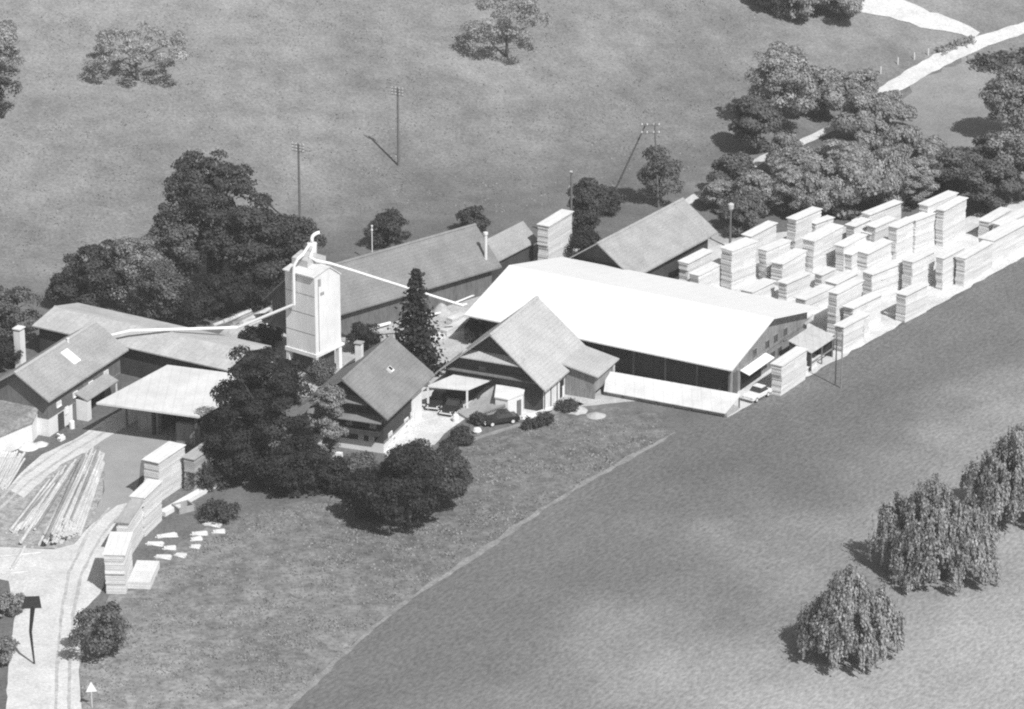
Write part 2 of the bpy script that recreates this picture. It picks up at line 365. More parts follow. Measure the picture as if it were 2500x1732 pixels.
# white awning on the gable
q = [hall_loc(1806, 907), hall_loc(1868, 867)]
aw = MB(); y0, y1, za = q[0][1], q[1][1], (q[0][2] + q[1][2]) / 2
aw.prism([(lx + .0, y0, za + .25), (lx + 1.3, y0, za - .15), (lx + 1.3, y0, za - .23), (lx + .0, y0, za + .17)], (0, y1 - y0, 0)); aw.build('awning', M['white'], hall)
d = MB(); d.box((lx + .03, (y0 + y1) / 2 - .4, 1.35), (.1, abs(y1 - y0) * .8, 2.7)); d.build('door', M['dark'], hall)
t = MB(); t.box((lx + .12, yf + 1.0, 1.5), (.2, .9, 3.0)); t.build('doorway', M['wood_mid'], hall)
t = MB(); t.tube([(lx + .3, yb - 1.2, 3.0), (lx + .9, yb - .6, 3.6), (lx + 1.0, yb - .3, 4.1)], [.15, .3, .1]); t.build('chute', M['sheet_grey'], hall)

# --- low lumber cover along the hall's long wall
TL, TR, BR, BL = G(1481, 907, 1.75), G(1810, 964.6, 1.75), G(1770.5, 1011.5, .55), G(1474, 957, .55)
lc = empty('lumber_shelter', (0, 0, 0), 0, 'long low lumber shelter with pale sheet roof along the hall', 'shelter')
m = MB(); E3 = (0, 0, .08)
m.prism([tuple(TL), tuple(TR), tuple(BR), tuple(BL)], E3)
ro = m.build('roof', M['sheet_pale'], lc)
m = MB()
for k in range(8):
    t = k / 7
    pt = TL + (TR - TL) * (.015 + .97 * t); pb = BL + (BR - BL) * (.015 + .97 * t)
    pb = pb + (pt - pb) * .06
    for p in (pt, pb): m = MB(); m.box((p[0], p[1], p[2] / 2 - .02), (.14, .14, p[2] - .04), R(-30)); m.build('post', M['wood_mid'], lc)
m = MB(); s0, s1 = BL + (TL - BL) * .12, BR + (TR - BR) * .12; u0, u1 = BL + (TL - BL) * .85, BR + (TR - BR) * .85
m.prism([(s0[0], s0[1], .05), (s1[0], s1[1], .05), (u1[0], u1[1], .05), (u0[0], u0[1], .05)], (0, 0, .45)); m.build('stored_timber', M['lumber_old_shaded'], lc)

# --- lean-to at the right end of the hall
QA, QB, QC, QD = G(1957, 800, 3.4), G(1981.6, 797, 3.4), G(2037.7, 826.7, 2.4), G(1981, 864, 2.4)
lt = empty('lean_to_shed', (0, 0, 0), 0, 'small lean-to shed with grey sheet roof beside the hall gable', 'shed')
m = MB(); QA2 = QB + (QD - QC); m.prism([tuple(QA2), tuple(QB), tuple(QC), tuple(QD)], (0, 0, .1)); m.build('roof', M['sheet_grey'], lt)
def wallseg(mb, p, q_, z0, z1p, z1q, t=.12):
    p, q_ = np.array(p[:2]), np.array(q_[:2]); d = (q_ - p) / np.linalg.norm(q_ - p); n = np.array([-d[1], d[0]]) * t
    mb.prism([(p[0], p[1], z0), (q_[0], q_[1], z0), (q_[0], q_[1], z1q), (p[0], p[1], z1p)], (n[0], n[1], 0))
cA = (QA2 + QB + QC + QD) / 4
ins = lambda p, k=.08: p + (cA - p) * k
m = MB(); wallseg(m, ins(QA2), ins(QB), 0, QA2[2] - .2, QB[2] - .2); wallseg(m, ins(QB), ins(QC), 0, QB[2] - .2, QC[2] - .1); wallseg(m, ins(QD), ins(QA2), 0, QD[2] - .1, QA2[2] - .2)
m.build('wall', M['wood'], lt)
for k in (.0, .5, 1.0):
    p = ins(QD + (QC - QD) * k); m = MB(); m.box((p[0], p[1], 1.15), (.16, .16, 2.3)); m.build('post', M['wood_mid'], lt)
m = MB(); wallseg(m, ins(QD), ins(QC), 1.0, 1.18, 1.18, .05); m.build('rail', M['wood_grey'], lt)

# --- farmhouse
HOUSE = (-16.71, -24.22, 69.64, 14.8, 11.02, 9.14, 0.0)
house, hr, h = gable('farmhouse', HOUSE, 5.0, 'farmhouse with dark timber storeys over white base and steep tiled roof', 'house', M['wood'], M['tile'], oe=1.15, og=1.6, th=.2, ridge_m=M['tile'], base=1.25)
lx, yf, yb = h['lx'], h['yf'], h['yb']
m = MB(); m.box((0, (yf + yb) / 2, .62), (2 * lx - .06, yb - yf - .06, 1.24)); m.build('ground_floor', M['plaster'], house)
m = MB()
m.box((0, yf - .03, 1.35), (2 * lx, .12, .2)); m.box((0, yf - .03, 3.95), (2 * lx, .10, .2)); m.build('wall_beam', M['wood_grey'], house)
# gable pent roofs, seen from the lower left
for z, wd, dep in ((6.25, yb - yf - 3.0, 1.25), (4.2, yb - yf + .5, 1.35)):
    m = MB(); m.prism([(-lx + .02, -wd / 2, z + .45), (-lx - dep, -wd / 2, z), (-lx - dep, -wd / 2, z - .1), (-lx + .02, -wd / 2, z + .3)], (0, wd, 0)); m.build('pent_roof', M['tile'], house)
m = MB(); m.prism([(-lx - .5, yf + 5.3, 6.46 + .13), (-lx - 1.05, yf + 5.3, 6.26 + .13), (-lx - 1.05, yf + 5.3, 6.24), (-lx - .5, yf + 5.3, 6.44)], (0, -.9, 0))
m.build('white_board', M['white'], house)
m = MB(); m.box((-lx - .45, (yf + yb) / 2, 2.62), (.9, yb - yf - .6, .55)); m.build('balcony', M['wood'], house)
for yy in (-3.1, -.2, 2.6): window(house, (-lx, yy, 3.4), .9, 1.1, '-x', 'curtain', 'wood_mid')
for yy in (-2.9, -1.6, 2.0): window(house, (-lx, yy, 1.9), .55, 1.0, '-x', 'curtain', 'white')
window(house, (-lx, -.8, 5.3), .8, .9, '-x', 'glass', 'wood_mid')
o_, r_, n_ = frame(HOUSE)
for px, py in ((952, 1071), (991, 1037), (1006, 1020)):
    q = to_local(on_plane(px, py, o_ + n_ * (-yf), n_), HOUSE); window(house, (q[0], yf, min(q[2], 3.0)), 1.0, 1.5, '-y', 'curtain', 'white')
m = MB(); m.box((lx - 1.6, yf - .05, 2.0), (3.0, .12, 3.98)); m.build('plaster_panel', M['plaster'], house)
window(house, (-lx + 3, yf, .7), .7, .5, '-y', 'glass', 'white'); window(house, (1.0, yf, .7), .7, .5, '-y', 'glass', 'white')
m = MB(); m.box((3.0, 2.2, 8.0), (.75, .75, 2.7)); ch = m.build('chimney', M['plaster'], house)
m = MB(); m.box((3.0, 2.2, 9.55), (1.0, 1.0, .1)); m.build('chimney_cap', M['concrete_dark'], ch)
sl = (9.14 - 5.0) / (11.02 / 2); ang = math.atan(sl)
m = MB(); yy = -2.45; m.box((1.15, yy, 9.14 + yy * sl + .18), (.75, .75, .3), 0, ('X', ang)); m.build('roof_hatch', M['plaster'], hr)
m = MB(); m.box((1.15, yy - .02, 9.14 + yy * sl + .345), (.5, .5, .04), 0, ('X', ang)); m.build('hatch_pane', M['dark'], hr)

# --- barn with the roofed ramp
BARN = (0.21, -10.94, 66.04, 13.89, 14.22, 9.29, 0.0)
barn, br, h = gable('barn', BARN, 3.3, 'large barn with steep pale tiled roof and roofed ramp', 'barn', M['wood'], M['tile_pale'], oe=.8, og=1.3, th=.2, ridge_m=M['tile_pale'])
lx, yf, yb = h['lx'], h['yf'], h['yb']
m = MB(); m.prism([(-lx + .02, -3.9, 6.42), (-lx - 1.2, -3.9, 5.82), (-lx - 1.2, -3.9, 5.69), (-lx + .02, -3.9, 6.22)], (0, 7.8, 0)); m.build('pent_roof', M['tile_pale'], barn)
m = MB(); m.prism([(-lx + .02, -5.9, 4.05), (-lx - .7, -5.9, 3.8), (-lx - .7, -5.9, 3.7), (-lx + .02, -5.9, 3.9)], (0, 11.8, 0)); m.build('ledge', M['wood_mid'], barn)
m = MB(); m.box((0, yf - .03, 1.3), (2 * lx + .04, .1, 2.6)); m.build('lower_wall', M['plaster'], barn)
for k in range(7):
    m = MB(); m.box((-lx + .1 + k * (2 * lx - .2) / 6, yf - .11, 1.3), (.16, .1, 2.6)); m.build('wall_beam', M['wood_mid'], barn)
m = MB(); m.box((-lx - .04, -1.2, 1.35), (.1, 2.6, 2.6)); m.build('gate', M['wood_mid'], barn)
m = MB(); m.box((-lx - .03, 1.5, 4.1), (.08, .9, .9)); m.build('shutter', M['wood_mid'], barn)
# ramp roof: corners A,D at the main eave, B,C outward
A, Bq, Cq, Dq = to_local(G(1397, 899, 3.75), BARN), to_local(G(1457.5, 925, 3.1), BARN), to_local(G(1498.7, 886.5, 3.1), BARN), to_local(G(1436, 852, 4.2), BARN)
x0, x1 = 1.5, lx + .9
x0 = A[0]; x1 = max(Cq[0], lx + 1.0); yo = (Bq[1] + Cq[1]) / 2
m = MB(); m.prism([(x0, -6.25, 4.11), (x0, yo, 3.12), (x0, yo, 2.97), (x0, -6.25, 3.94)], (x1 - x0, 0, 0)); m.build('ramp_roof', M['tile_pale'], barn)
m = MB(); m.prism([(x0 + .5, yf - .06, 0), (x0 + .5, yo + .6, 0), (x0 + .5, yo + .6, 3.05), (x0 + .5, yf - .06, 3.6)], (.14, 0, 0)); m.build('ramp_side', M['wood_grey'], barn)
m = MB(); m.box(((x0 + x1) / 2 + .1, yo + .67, 1.95), (x1 - x0 - 1.0, .14, 2.1)); m.build('ramp_front', M['wood_grey'], barn)
for k in range(2):
    m = MB(); m.box((x1 - .4 - k * .0, yo + .55 + k * 2.0, 1.2), (.2, .2, 2.4)); m.build('post', M['plaster'], barn)
m = MB(); m.box((x0 - .4, yf - .12, 1.15), (1.1, .06, 2.1)); m.build('door', M['dark'], barn)
m = MB(); m.box((x0 - .2, yf - .2, .7), (.5, .06, 1.4)); m.build('door', M['plaster'], barn)

# --- carport
K1, K2, K3 = G(1040.5, 946, 2.9), G(1141, 955, 2.9), G(1218, 922, 2.9)
K4 = K1 + (K3 - K2)
cp = empty('carport', (0, 0, 0), 0, 'open carport with patched pale flat roof between house and barn', 'carport')
m = MB(); m.prism([tuple(K1), tuple(K2), tuple(K3), tuple(K4)], (0, 0, .16)); m.build('roof', M['sheet_pale'], cp)
cc = (K1 + K2 + K3 + K4) / 4
for p in (K1, K2, K3, K4):
    p = p + (cc - p) * .05; m = MB(); m.box((p[0], p[1], 1.44), (.22, .22, 2.88), R(-10)); m.build('post', M['plaster'], cp)
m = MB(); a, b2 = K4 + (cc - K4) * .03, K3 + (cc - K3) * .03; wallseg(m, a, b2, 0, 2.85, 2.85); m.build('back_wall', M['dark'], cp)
m = MB(); a, b2 = K2 + (K3 - K2) * .3 + (cc - K2) * .02, K3 + (cc - K3) * .03; wallseg(m, b2, a, 0, 1.7, 1.7); m.build('side_wall', M['wood'], cp)

# --- annex with ramp beside the carport
an = empty('garage_annex', (0, 0, 0), 0, 'low white fronted garage annex with flat roof against the barn', 'garage')
A1, A2, A3 = G(1210, 943, 2.5), G(1281, 951, 2.5), G(1278, 962, 2.5)
A4 = G(1246, 975, 2.5); A5 = G(1180, 962, 2.5)
m = MB(); P = [G(1211, 942, 2.5), G(1282, 950, 2.5), G(1279, 963, 2.5), G(1240, 978, 2.5), G(1207, 972, 2.5)]
P = P if True else P
m.prism([tuple(p) for p in P], (0, 0, .14)); m.build('roof', M['plaster'], an)
m = MB(); c5 = sum(P) / 5
P2 = [p + (c5 - p) * .06 for p in P]
m.prism([(p[0], p[1], 0) for p in P2], (0, 0, 2.49)); wl = m.build('wall', M['plaster'], an)
pa, pb = P2[2], P2[3]; d_ = (pb - pa); nn = np.array([d_[1], -d_[0], 0]); nn /= np.linalg.norm(nn); nn = nn if nn @ (pa - c5) > 0 else -nn
m = MB(); a, b2 = pa + d_ * .15 + nn * .05, pa + d_ * .42 + nn * .05; m.prism([(a[0], a[1], .02), (b2[0], b2[1], .02), (b2[0], b2[1], 2.0), (a[0], a[1], 2.0)], tuple(nn * .04)); m.build('door', M['wood_mid'], an)
rp = MB(); q0, q1, q2, q3 = G(1120, 1008, .35), G(1211, 944, 2.2), G(1234, 990, 1.9), G(1143, 1022, .3)
rp.prism([tuple(q0), tuple(q1), tuple(q2), tuple(q3)], (0, 0, -.28)); rp.build('ramp', M['concrete_dark'], an)
rp = MB()
for a, b2 in ((q0, q1), (q3, q2)):
    wallseg(rp, a, b2, 0, a[2] + .16, b2[2] + .16, .14)
rp.build('ramp_wall', M['concrete_dark'], an)

# --- sheds behind
SHED1 = (-16.17, 15.54, 40.98, 30.41, 10.33, 8.0, 0.0)
s1, s1r, h = gable('timber_shed', SHED1, 3.6, 'very long timber shed with dark tiled roof behind the silo', 'shed', M['wood_mid'], M['tile'], oe=.9, og=.9, th=.2, ridge_m=M['tile'])
SHED2 = (-2.15, 28.53, 56.85, 13.13, 4.83, 5.41, 0.0)
s2, s2r, h2 = gable('small_shed', SHED2, 3.2, 'small tiled shed behind the right end of the long shed', 'shed', M['wood'], M['tile_far'], oe=.4, og=.6, th=.16)
FAR = (16.57, 28.99, 56.39, 21.01, 10.82, 7.28, 0.0)
fb, fr, h3 = gable('storage_barn', FAR, 3.6, 'storage barn with weathered tiled roof beyond the white hall', 'barn', M['wood'], M['tile_far'], oe=.8, og=1.2, th=.2, ridge_m=M['tile_far'])
m = MB(); sl = (7.28 - 3.6) / 5.41; m.prism([(8.0, -.4, 7.0 + .06), (8.0, -5.0, 7.28 - 5.0 * sl + .04), (8.0, -5.0, 7.28 - 5 * sl - .02), (8.0, -.4, 7.0 - .02)], (.16, 0, 0)); m.build('roof_strip', M['ridge'], fr)
# flue pipe on the long shed
pp = on_plane(1186, 631, *(lambda o, r, n: (o + np.array([0, 0, 8.0]), np.cross(r, n * 5.165 + np.array([0, 0, -4.4]))))(*frame(SHED1)))
q = to_local(pp, SHED1)
m = MB(); m.tube([(q[0], q[1], q[2] - .2), (q[0], q[1], q[2] + 3.2)], .2, 12); m.tube([(q[0], q[1], q[2] + 3.2), (q[0], q[1], q[2] + 3.5)], .3, 12); m.build('flue_pipe', M['metal'], s1)

# --- left workshop with pale ridge
L1 = (-53.44, -17.2, 65.43, 18.19, 8.98, 7.77, 0.0)
w1, w1r, h = gable('workshop', L1, 4.9, 'workshop with tiled roof, pale ridge and small lit windows at the left', 'workshop', M['wood_mid'], M['tile_far'], oe=.7, og=.9, th=.2, ridge_m=M['ridge'], base=2.2)
lx, yf, yb = h['lx'], h['yf'], h['yb']
m = MB(); m.box((0, (yf + yb) / 2, 1.09), (2 * lx - .05, yb - yf - .05, 2.18)); m.build('ground_floor', M['plaster'], w1)
m = MB(); m.box((lx - 5.6, yf - .04, 1.1), (11.0, .06, 2.15)); m.build('lower_boards', M['wood_mid'], w1)
for px, py in ((143, 987), (183, 963), (221, 938), (258, 912)):
    o_, r_, n_ = frame(L1); q = to_local(on_plane(px, py, o_ + n_ * (-yf), n_), L1); window(w1, (q[0], yf, q[2]), .9, .6, '-y', 'curtain', 'white')
sl = (7.77 - 4.9) / 4.49; ang = math.atan(sl)
pp = on_plane(173, 872, o_ + np.array([0, 0, 7.77]), np.cross(r_, n_ * 4.49 + np.array([0, 0, -2.87]))); q = to_local(pp, L1)
m = MB(); m.box((q[0], q[1], q[2] + .06), (1.5, 2.2, .1), 0, ('X', ang)); m.build('skylight', M['white'], w1r)
pp = on_plane(166, 835, o_ + np.array([0, 0, 7.77]), np.cross(r_, n_ * 4.49 + np.array([0, 0, -2.87]))); q = to_local(pp, L1)
m = MB(); m.tube([(q[0], q[1], q[2] - .1), (q[0], q[1], q[2] + .35)], .14, 8); m.tube([(q[0], q[1], q[2] + .35), (q[0], q[1], q[2] + .47)], .2, 8); m.build('roof_vent', M['metal'], w1r)
for yy in (-1.9, -.6, .7): window(w1, (-lx, yy, 1.2), .6, 1.1, '-x', 'glass', 'white')
m = MB(); m.box((-lx + 2.6, yf - .06, 1.05), (1.2, .1, 2.05)); m.build('door', M['wood'], w1)
m = MB(); m.box((-lx + 3.9, yf - .05, 1.9), (.7, .1, .9)); m.build('notice_board', M['white'], w1)
# porch roof on its long side
Q = [to_local(G(x, y, z), L1) for x, y, z in ((213, 970, 3.1), (289, 920, 3.1), (306, 934, 2.5), (232, 981, 2.5))]
xa, xb = Q[0][0], Q[1][0]; yo = min(Q[2][1], Q[3][1])
m = MB(); m.prism([(xa, yf - .02, 3.35), (xa, yf - 1.7, 2.65), (xa, yf - 1.7, 2.53), (xa, yf - .02, 3.2)], (xb - xa, 0, 0)); m.build('porch_roof', M['tile_far'], w1)
m = MB(); m.box((xa + .5, yf - .85, 1.25), (.9, 1.5, 2.5)); m.build('porch_block', M['plaster'], w1)
m = MB(); m.box((xb - .2, yf - 1.5, 1.25), (.16, .16, 2.5)); m.build('porch_post', M['plaster'], w1)
m = MB(); m.box(((xa + xb) / 2 + .3, yf - .12, 1.2), (xb - xa - 2, .06, 2.0)); m.build('porch_door', M['dark'], w1)

# --- low outbuilding with mossy roof at the left edge
ob = empty('outbuilding', (0, 0, 0), 0, 'low outbuilding with mossy mottled roof at the left edge', 'outbuilding')
O1, O2, O3, O4 = G(-40, 957, 3.6), G(101, 987, 3.4), G(80, 1034, 2.4), G(-40, 1085, 2.4)
m = MB(); m.prism([tuple(O1), tuple(O2), tuple(O3), tuple(O4)], (0, 0, .14)); m.build('roof', mat('mossy_roof', .23, .25, .8, fine=.3, fscale=3, bump=.5), ob)
m = MB(); c4 = (O1 + O2 + O3 + O4) / 4; Ps = [p + (c4 - p) * .1 for p in (O1, O2, O3, O4)]
for i in range(4):
    a, b2 = Ps[i], Ps[(i + 1) % 4]; wallseg(m, a, b2, 0, a[2] - .12, b2[2] - .12, .12)
m.build('wall', M['plaster'], ob)

# --- long pale low-pitched shed behind the workshop
L2a, L2b, L2c = G(78, 795, 3.9), G(555, 904, 3.9), G(600, 836, 3.9)
th2 = math.atan2(*(L2b - L2a)[:2][::-1]); Ln = float(np.linalg.norm((L2b - L2a)[:2]))
W2 = 9.2; u2 = np.array([math.cos(th2), math.sin(th2)]); v2 = np.array([-u2[1], u2[0]])
c2 = L2a[:2] + u2 * Ln / 2 + v2 * W2 / 2
LONG = (float(c2[0]), float(c2[1]), math.degrees(th2), Ln, W2, 4.95, 0.0)
l2, l2r, h = gable('long_low_shed', LONG, 3.9, 'wide low pitched shed with pale sheet roof below the trees', 'shed', M['wood'], M['sheet_grey'], oe=.6, og=.6, th=.16, ridge_m=M['ridge'])
# --- white flat canopy
C1, C2, C4 = G(235, 988, 4.4), G(409, 895, 4.4), G(485, 1022, 4.4); C3 = C2 + (C4 - C1)
cn = empty('loading_canopy', (0, 0, 0), 0, 'broad white flat roofed canopy beside the big dark tree', 'canopy')
m = MB(); m.prism([tuple(C1), tuple(C2), tuple(C3), tuple(C4)], (0, 0, .22)); m.build('roof', M['sheet_pale'], cn)
bar = lambda s, t: C1 + (C4 - C1) * s + (C2 - C1) * t
for s, t in ((.04, .35), (.1, .9), (.93, .06), (.93, .5), (.93, .93), (.5, .93)):
    p = bar(s, t); m = MB(); m.box((p[0], p[1], 2.19), (.25, .25, 4.38)); m.build('post', M['wood_mid'], cn)
def slabbox(s0, s1, t0, t1, z0, z1):
    m = MB(); m.prism([(*bar(s, t)[:2], z0) for s, t in ((s0, t0), (s1, t0), (s1, t1), (s0, t1))], (0, 0, z1 - z0)); return m
slabbox(.03, .97, .93, .97, 0, 4.3).build('back_wall', M['wood'], cn)
slabbox(.94, .97, .1, .93, 0, 4.3).build('side_wall', M['wood'], cn)
slabbox(.36, .38, .25, .85, 0, 4.3).build('partition', M['wood'], cn)
slabbox(.2, .40, .28, .33, 0, 2.9).build('partition', M['wood_grey'], cn)
slabbox(.66, .93, .16, .2, 0, 2.5).build('partition', M['wood_grey'], cn)
# --- yellowish chimney behind the workshop ridge
p = G(51, 900, 0)
m = MB(); ck = empty('chimney_stack', (p[0], p[1], 0), R(65), 'square pale chimney with flat cap behind the workshop ridge', 'chimney')
m.box((0, 0, 2.45), (1.1, .9, 4.9)); m.build('shaft', M['concrete'], ck)
m = MB(); m.box((0, 0, 5.25), (1.3, 1.1, .14)); m.build('cap', M['plaster'], ck)
m = MB()
for sx in (-.45, .45):
    for sy in (-.35, .35): m.box((sx, sy, 5.04), (.1, .1, .28))
m.build('cap_support', M['concrete_dark'], ck)

# --- sawdust silo
F0 = G(772.5, 925, 0)
def wdir(a): return np.array([math.cos(a), math.sin(a), 0])
A_R, A_L = R(52), R(142)
SW = 4.65
silo = empty('sawdust_silo', F0, A_R, 'tall white concrete sawdust silo on legs with pipes on top', 'silo')
# local: x along right face, y along left face (to the left back); front corner at the origin
ZB, ZT = 3.1, 12.9
m = MB(); m.prism([(0, 0, ZB), (0, 0, ZT), (SW * .58, 0, ZT + .55), (SW, 0, ZT - .9), (SW, 0, ZB)], (0, SW, 0)); m.build('body', M['concrete'], silo)
m = MB(); m.prism([(-.15, -.15, ZB - .45), (-.15, -.15, ZB + .0), (SW + .5, -.15, ZB + .0), (SW + .5, -.15, ZB - .25)], (0, SW + .3, 0)); m.build('skirt', M['concrete'], silo)
for i, (x, y) in enumerate(((.2, .2), (SW - .2, .2), (.2, SW - .2), (SW - .2, SW - .2))):
    m = MB(); m.box((x, y, (ZB - .45) / 2), (.5, .5, ZB - .45)); m.build('leg', M['concrete'], silo)
m = MB(); m.box((SW * .55, SW * .55, 1.3), (SW * .75, SW * .75, 2.58)); m.build('machine_room', M['wood'], silo)
for k in range(1, 4):
    z = ZB + (ZT - ZB) * k / 4
    m = MB(); m.box((-.012, SW / 2, z), (.03, SW - .1, .06)); m.build('joint', M['concrete_dark'], silo)
m = MB(); m.prism([(-.3, -.12, ZT - .02), (-.3, -.12, ZT + .12), (SW * .58, -.12, ZT + .70), (SW + .15, -.12, ZT - .80), (SW + .15, -.12, ZT - .95), (SW * .58, -.12, ZT + .55)], (0, SW + .24, 0)); sr = m.build('roof', M['sheet_pale'], silo)
m = MB(); m.prism([(1.2, SW * .45, ZT + .15), (1.2, SW * .45, ZT + 1.25), (SW * .62, SW * .45, ZT + 1.75), (SW - .1, SW * .45, ZT + 1.0), (SW - .1, SW * .45, ZT - .5)], (0, SW * .53, 0)); m.build('roof_house', M['sheet_grey'], silo)
m = MB(); m.box((.9, -.015, ZT - .9), (.45, .03, .9)); m.build('vent', M['concrete_dark'], silo)
m = MB(); m.box((1.35, -.015, ZT - 2.4), (.7, .03, .4)); m.build('vent', M['concrete_dark'], silo)
m = MB(); m.tube([(.62, -.06, ZB + .2), (.62, -.06, ZT - .4)], .035, 5); m.build('ladder', M['concrete_dark'], silo)
cy = to_local(G(762, 615, 13.9), (F0[0], F0[1], 52, 0, 0, 0, 0)); cyl = (cy[0], cy[1])
m = MB(); m.tube([(cyl[0], cyl[1], 12.9), (cyl[0], cyl[1], 13.5), (cyl[0], cyl[1], 15.0), (cyl[0], cyl[1], 15.05)], [.25, .55, .62, .3], 14); m.build('cyclone', M['metal'], silo, smooth=False)
el = []
for k in range(8):
    t = k / 7 * R(80); el.append((cyl[0] + .9 * (1 - math.cos(t)), cyl[1] - .75 * (1 - math.cos(t)), 15.05 + .5 + .75 * math.sin(t)))
m = MB(); m.tube([(cyl[0], cyl[1], 15.0)] + el, .22, 10); m.build('outlet_elbow', M['white'], silo, smooth=True)
pa = on_plane(722, 625, F0 + wdir(A_L) * 3, wdir(A_R))
def siloxyz(p): return to_local(p, (F0[0], F0[1], 52, 0, 0, 0, 0))
sx = siloxyz(pa); yv = min(max(sx[1], 1.8), SW - .5)
# feed pipes
pz_top, pz_low = ZT + 1.2, 9.7
W_ = lambda x, y, z: tuple(F0 + wdir(A_R) * x + wdir(A_L) * y + np.array([0, 0, z]))
lowp = W_(-.45, yv, 9.0)
def at_depth(px, py, like):                        # photo point at the distance of a given point
    d = ray(px, py); t = (np.array(like)[1] - CAM[1]) / d[1]; return CAM + t * d
e1, e2, e3 = G(580, 800, 5.2), G(318, 808, 5.35), G(272, 819, 4.95)
m = MB(); arc = [W_(-.45, yv, 12.9), W_(-.4, yv - .05, 13.9), W_(.0, yv - .3, 14.7), W_(.7, yv - .5, 15.1), tuple(F0 + wdir(A_R) * (cyl[0] - .4) + wdir(A_L) * cyl[1] + np.array([0, 0, 15.0]))]
m.tube([tuple(e3), tuple(e2), tuple(e1), lowp] + arc, .19, 8)
tag(m.build('blower_pipe', M['white'], None), 'white blower pipe from the silo down to the pale low shed', 'pipe')
g1, g2, g3 = at_depth(990, 709, (0, 2, 0)), G(1150, 742, 6.3), None
pA = tuple(F0 + wdir(A_R) * (cyl[0] - .1) + wdir(A_L) * (cyl[1] - .5) + np.array([0, 0, 14.8]))
pB = W_(2.4, 1.7, 14.0); pC = W_(3.2, .3, 13.75)
mid = np.array(pC) + (np.array(G(1128, 746, 4.6)) - np.array(pC))
m = MB(); m.tube([pA, W_(1.8, 2.2, 14.5), pB, pC, tuple(mid), tuple(G(1141, 743, 4.75))], .17, 8)
tag(m.build('blower_pipe', M['white'], None), 'long white blower pipe from the silo across to the hall roof', 'pipe')

# ------------------------------------------------------------------ stacks of sawn lumber
def stack(NL, NR, FR, H, label, m='lumber', group='stacks of sawn lumber in the yard', cover=True, name='lumber_stack', cm='lumber_end'):
    nl, nr, fr = G(*NL, H)[:2], G(*NR, H)[:2], G(*FR, H)[:2]
    d = fr - nr; L = float(np.linalg.norm(d)); d /= L; n = np.array([-d[1], d[0]])
    W = min(max(abs(float((nl - nr) @ n)), .7), 3.2)
    c = nr + d * L / 2 + n * W / 2
    z0 = max(0.0, float(hill(c[0], c[1])) - .1); z0 = min(z0, .5)
    root = empty(name, (c[0], c[1], 0), math.atan2(d[1], d[0]), label, 'lumber stack', group)
    rr = random.Random(int(NL[0] * 31 + NL[1])); mb = MB(); z = z0; top = H - .12
    pack = 0
    nl_ = max(2, int(round((top - z0) / .24))); hh = (top - z0) / nl_
    pieces = 3 if L > 7 else 2
    for k in range(nl_):
        if k % 5 == 0: px_, py_ = rr.uniform(-.10, .10), rr.uniform(-.06, .06)
        x = -L / 2
        wj = rr.uniform(-.05, .03)
        for j in range(pieces):
            l = L / pieces
            a, b = x + (0 if j else rr.uniform(-.05, .12)), x + l - (rr.uniform(.0, .02) if j < pieces - 1 else rr.uniform(-.05, .12))
            mb.box(((a + b) / 2 + px_, py_, z + hh / 2), (b - a, W - .12 + wj, hh - (.022 if k % 5 != 4 else .07)))
            x += l
        z += hh
    for j in (-.38, 0, .38): mb.box((j * L, 0, (z0 + top) / 2), (.1, W - .3, top - z0 - .1))
    mb.build('boards', M[m], root)
    if cover:
        cb = MB(); cb.box((0, 0, H - .05), (L + .25, W + .22, .08), 0, ('X', rr.uniform(-.03, .03)))
        cb.build('cover', M[cm], root)
    return root
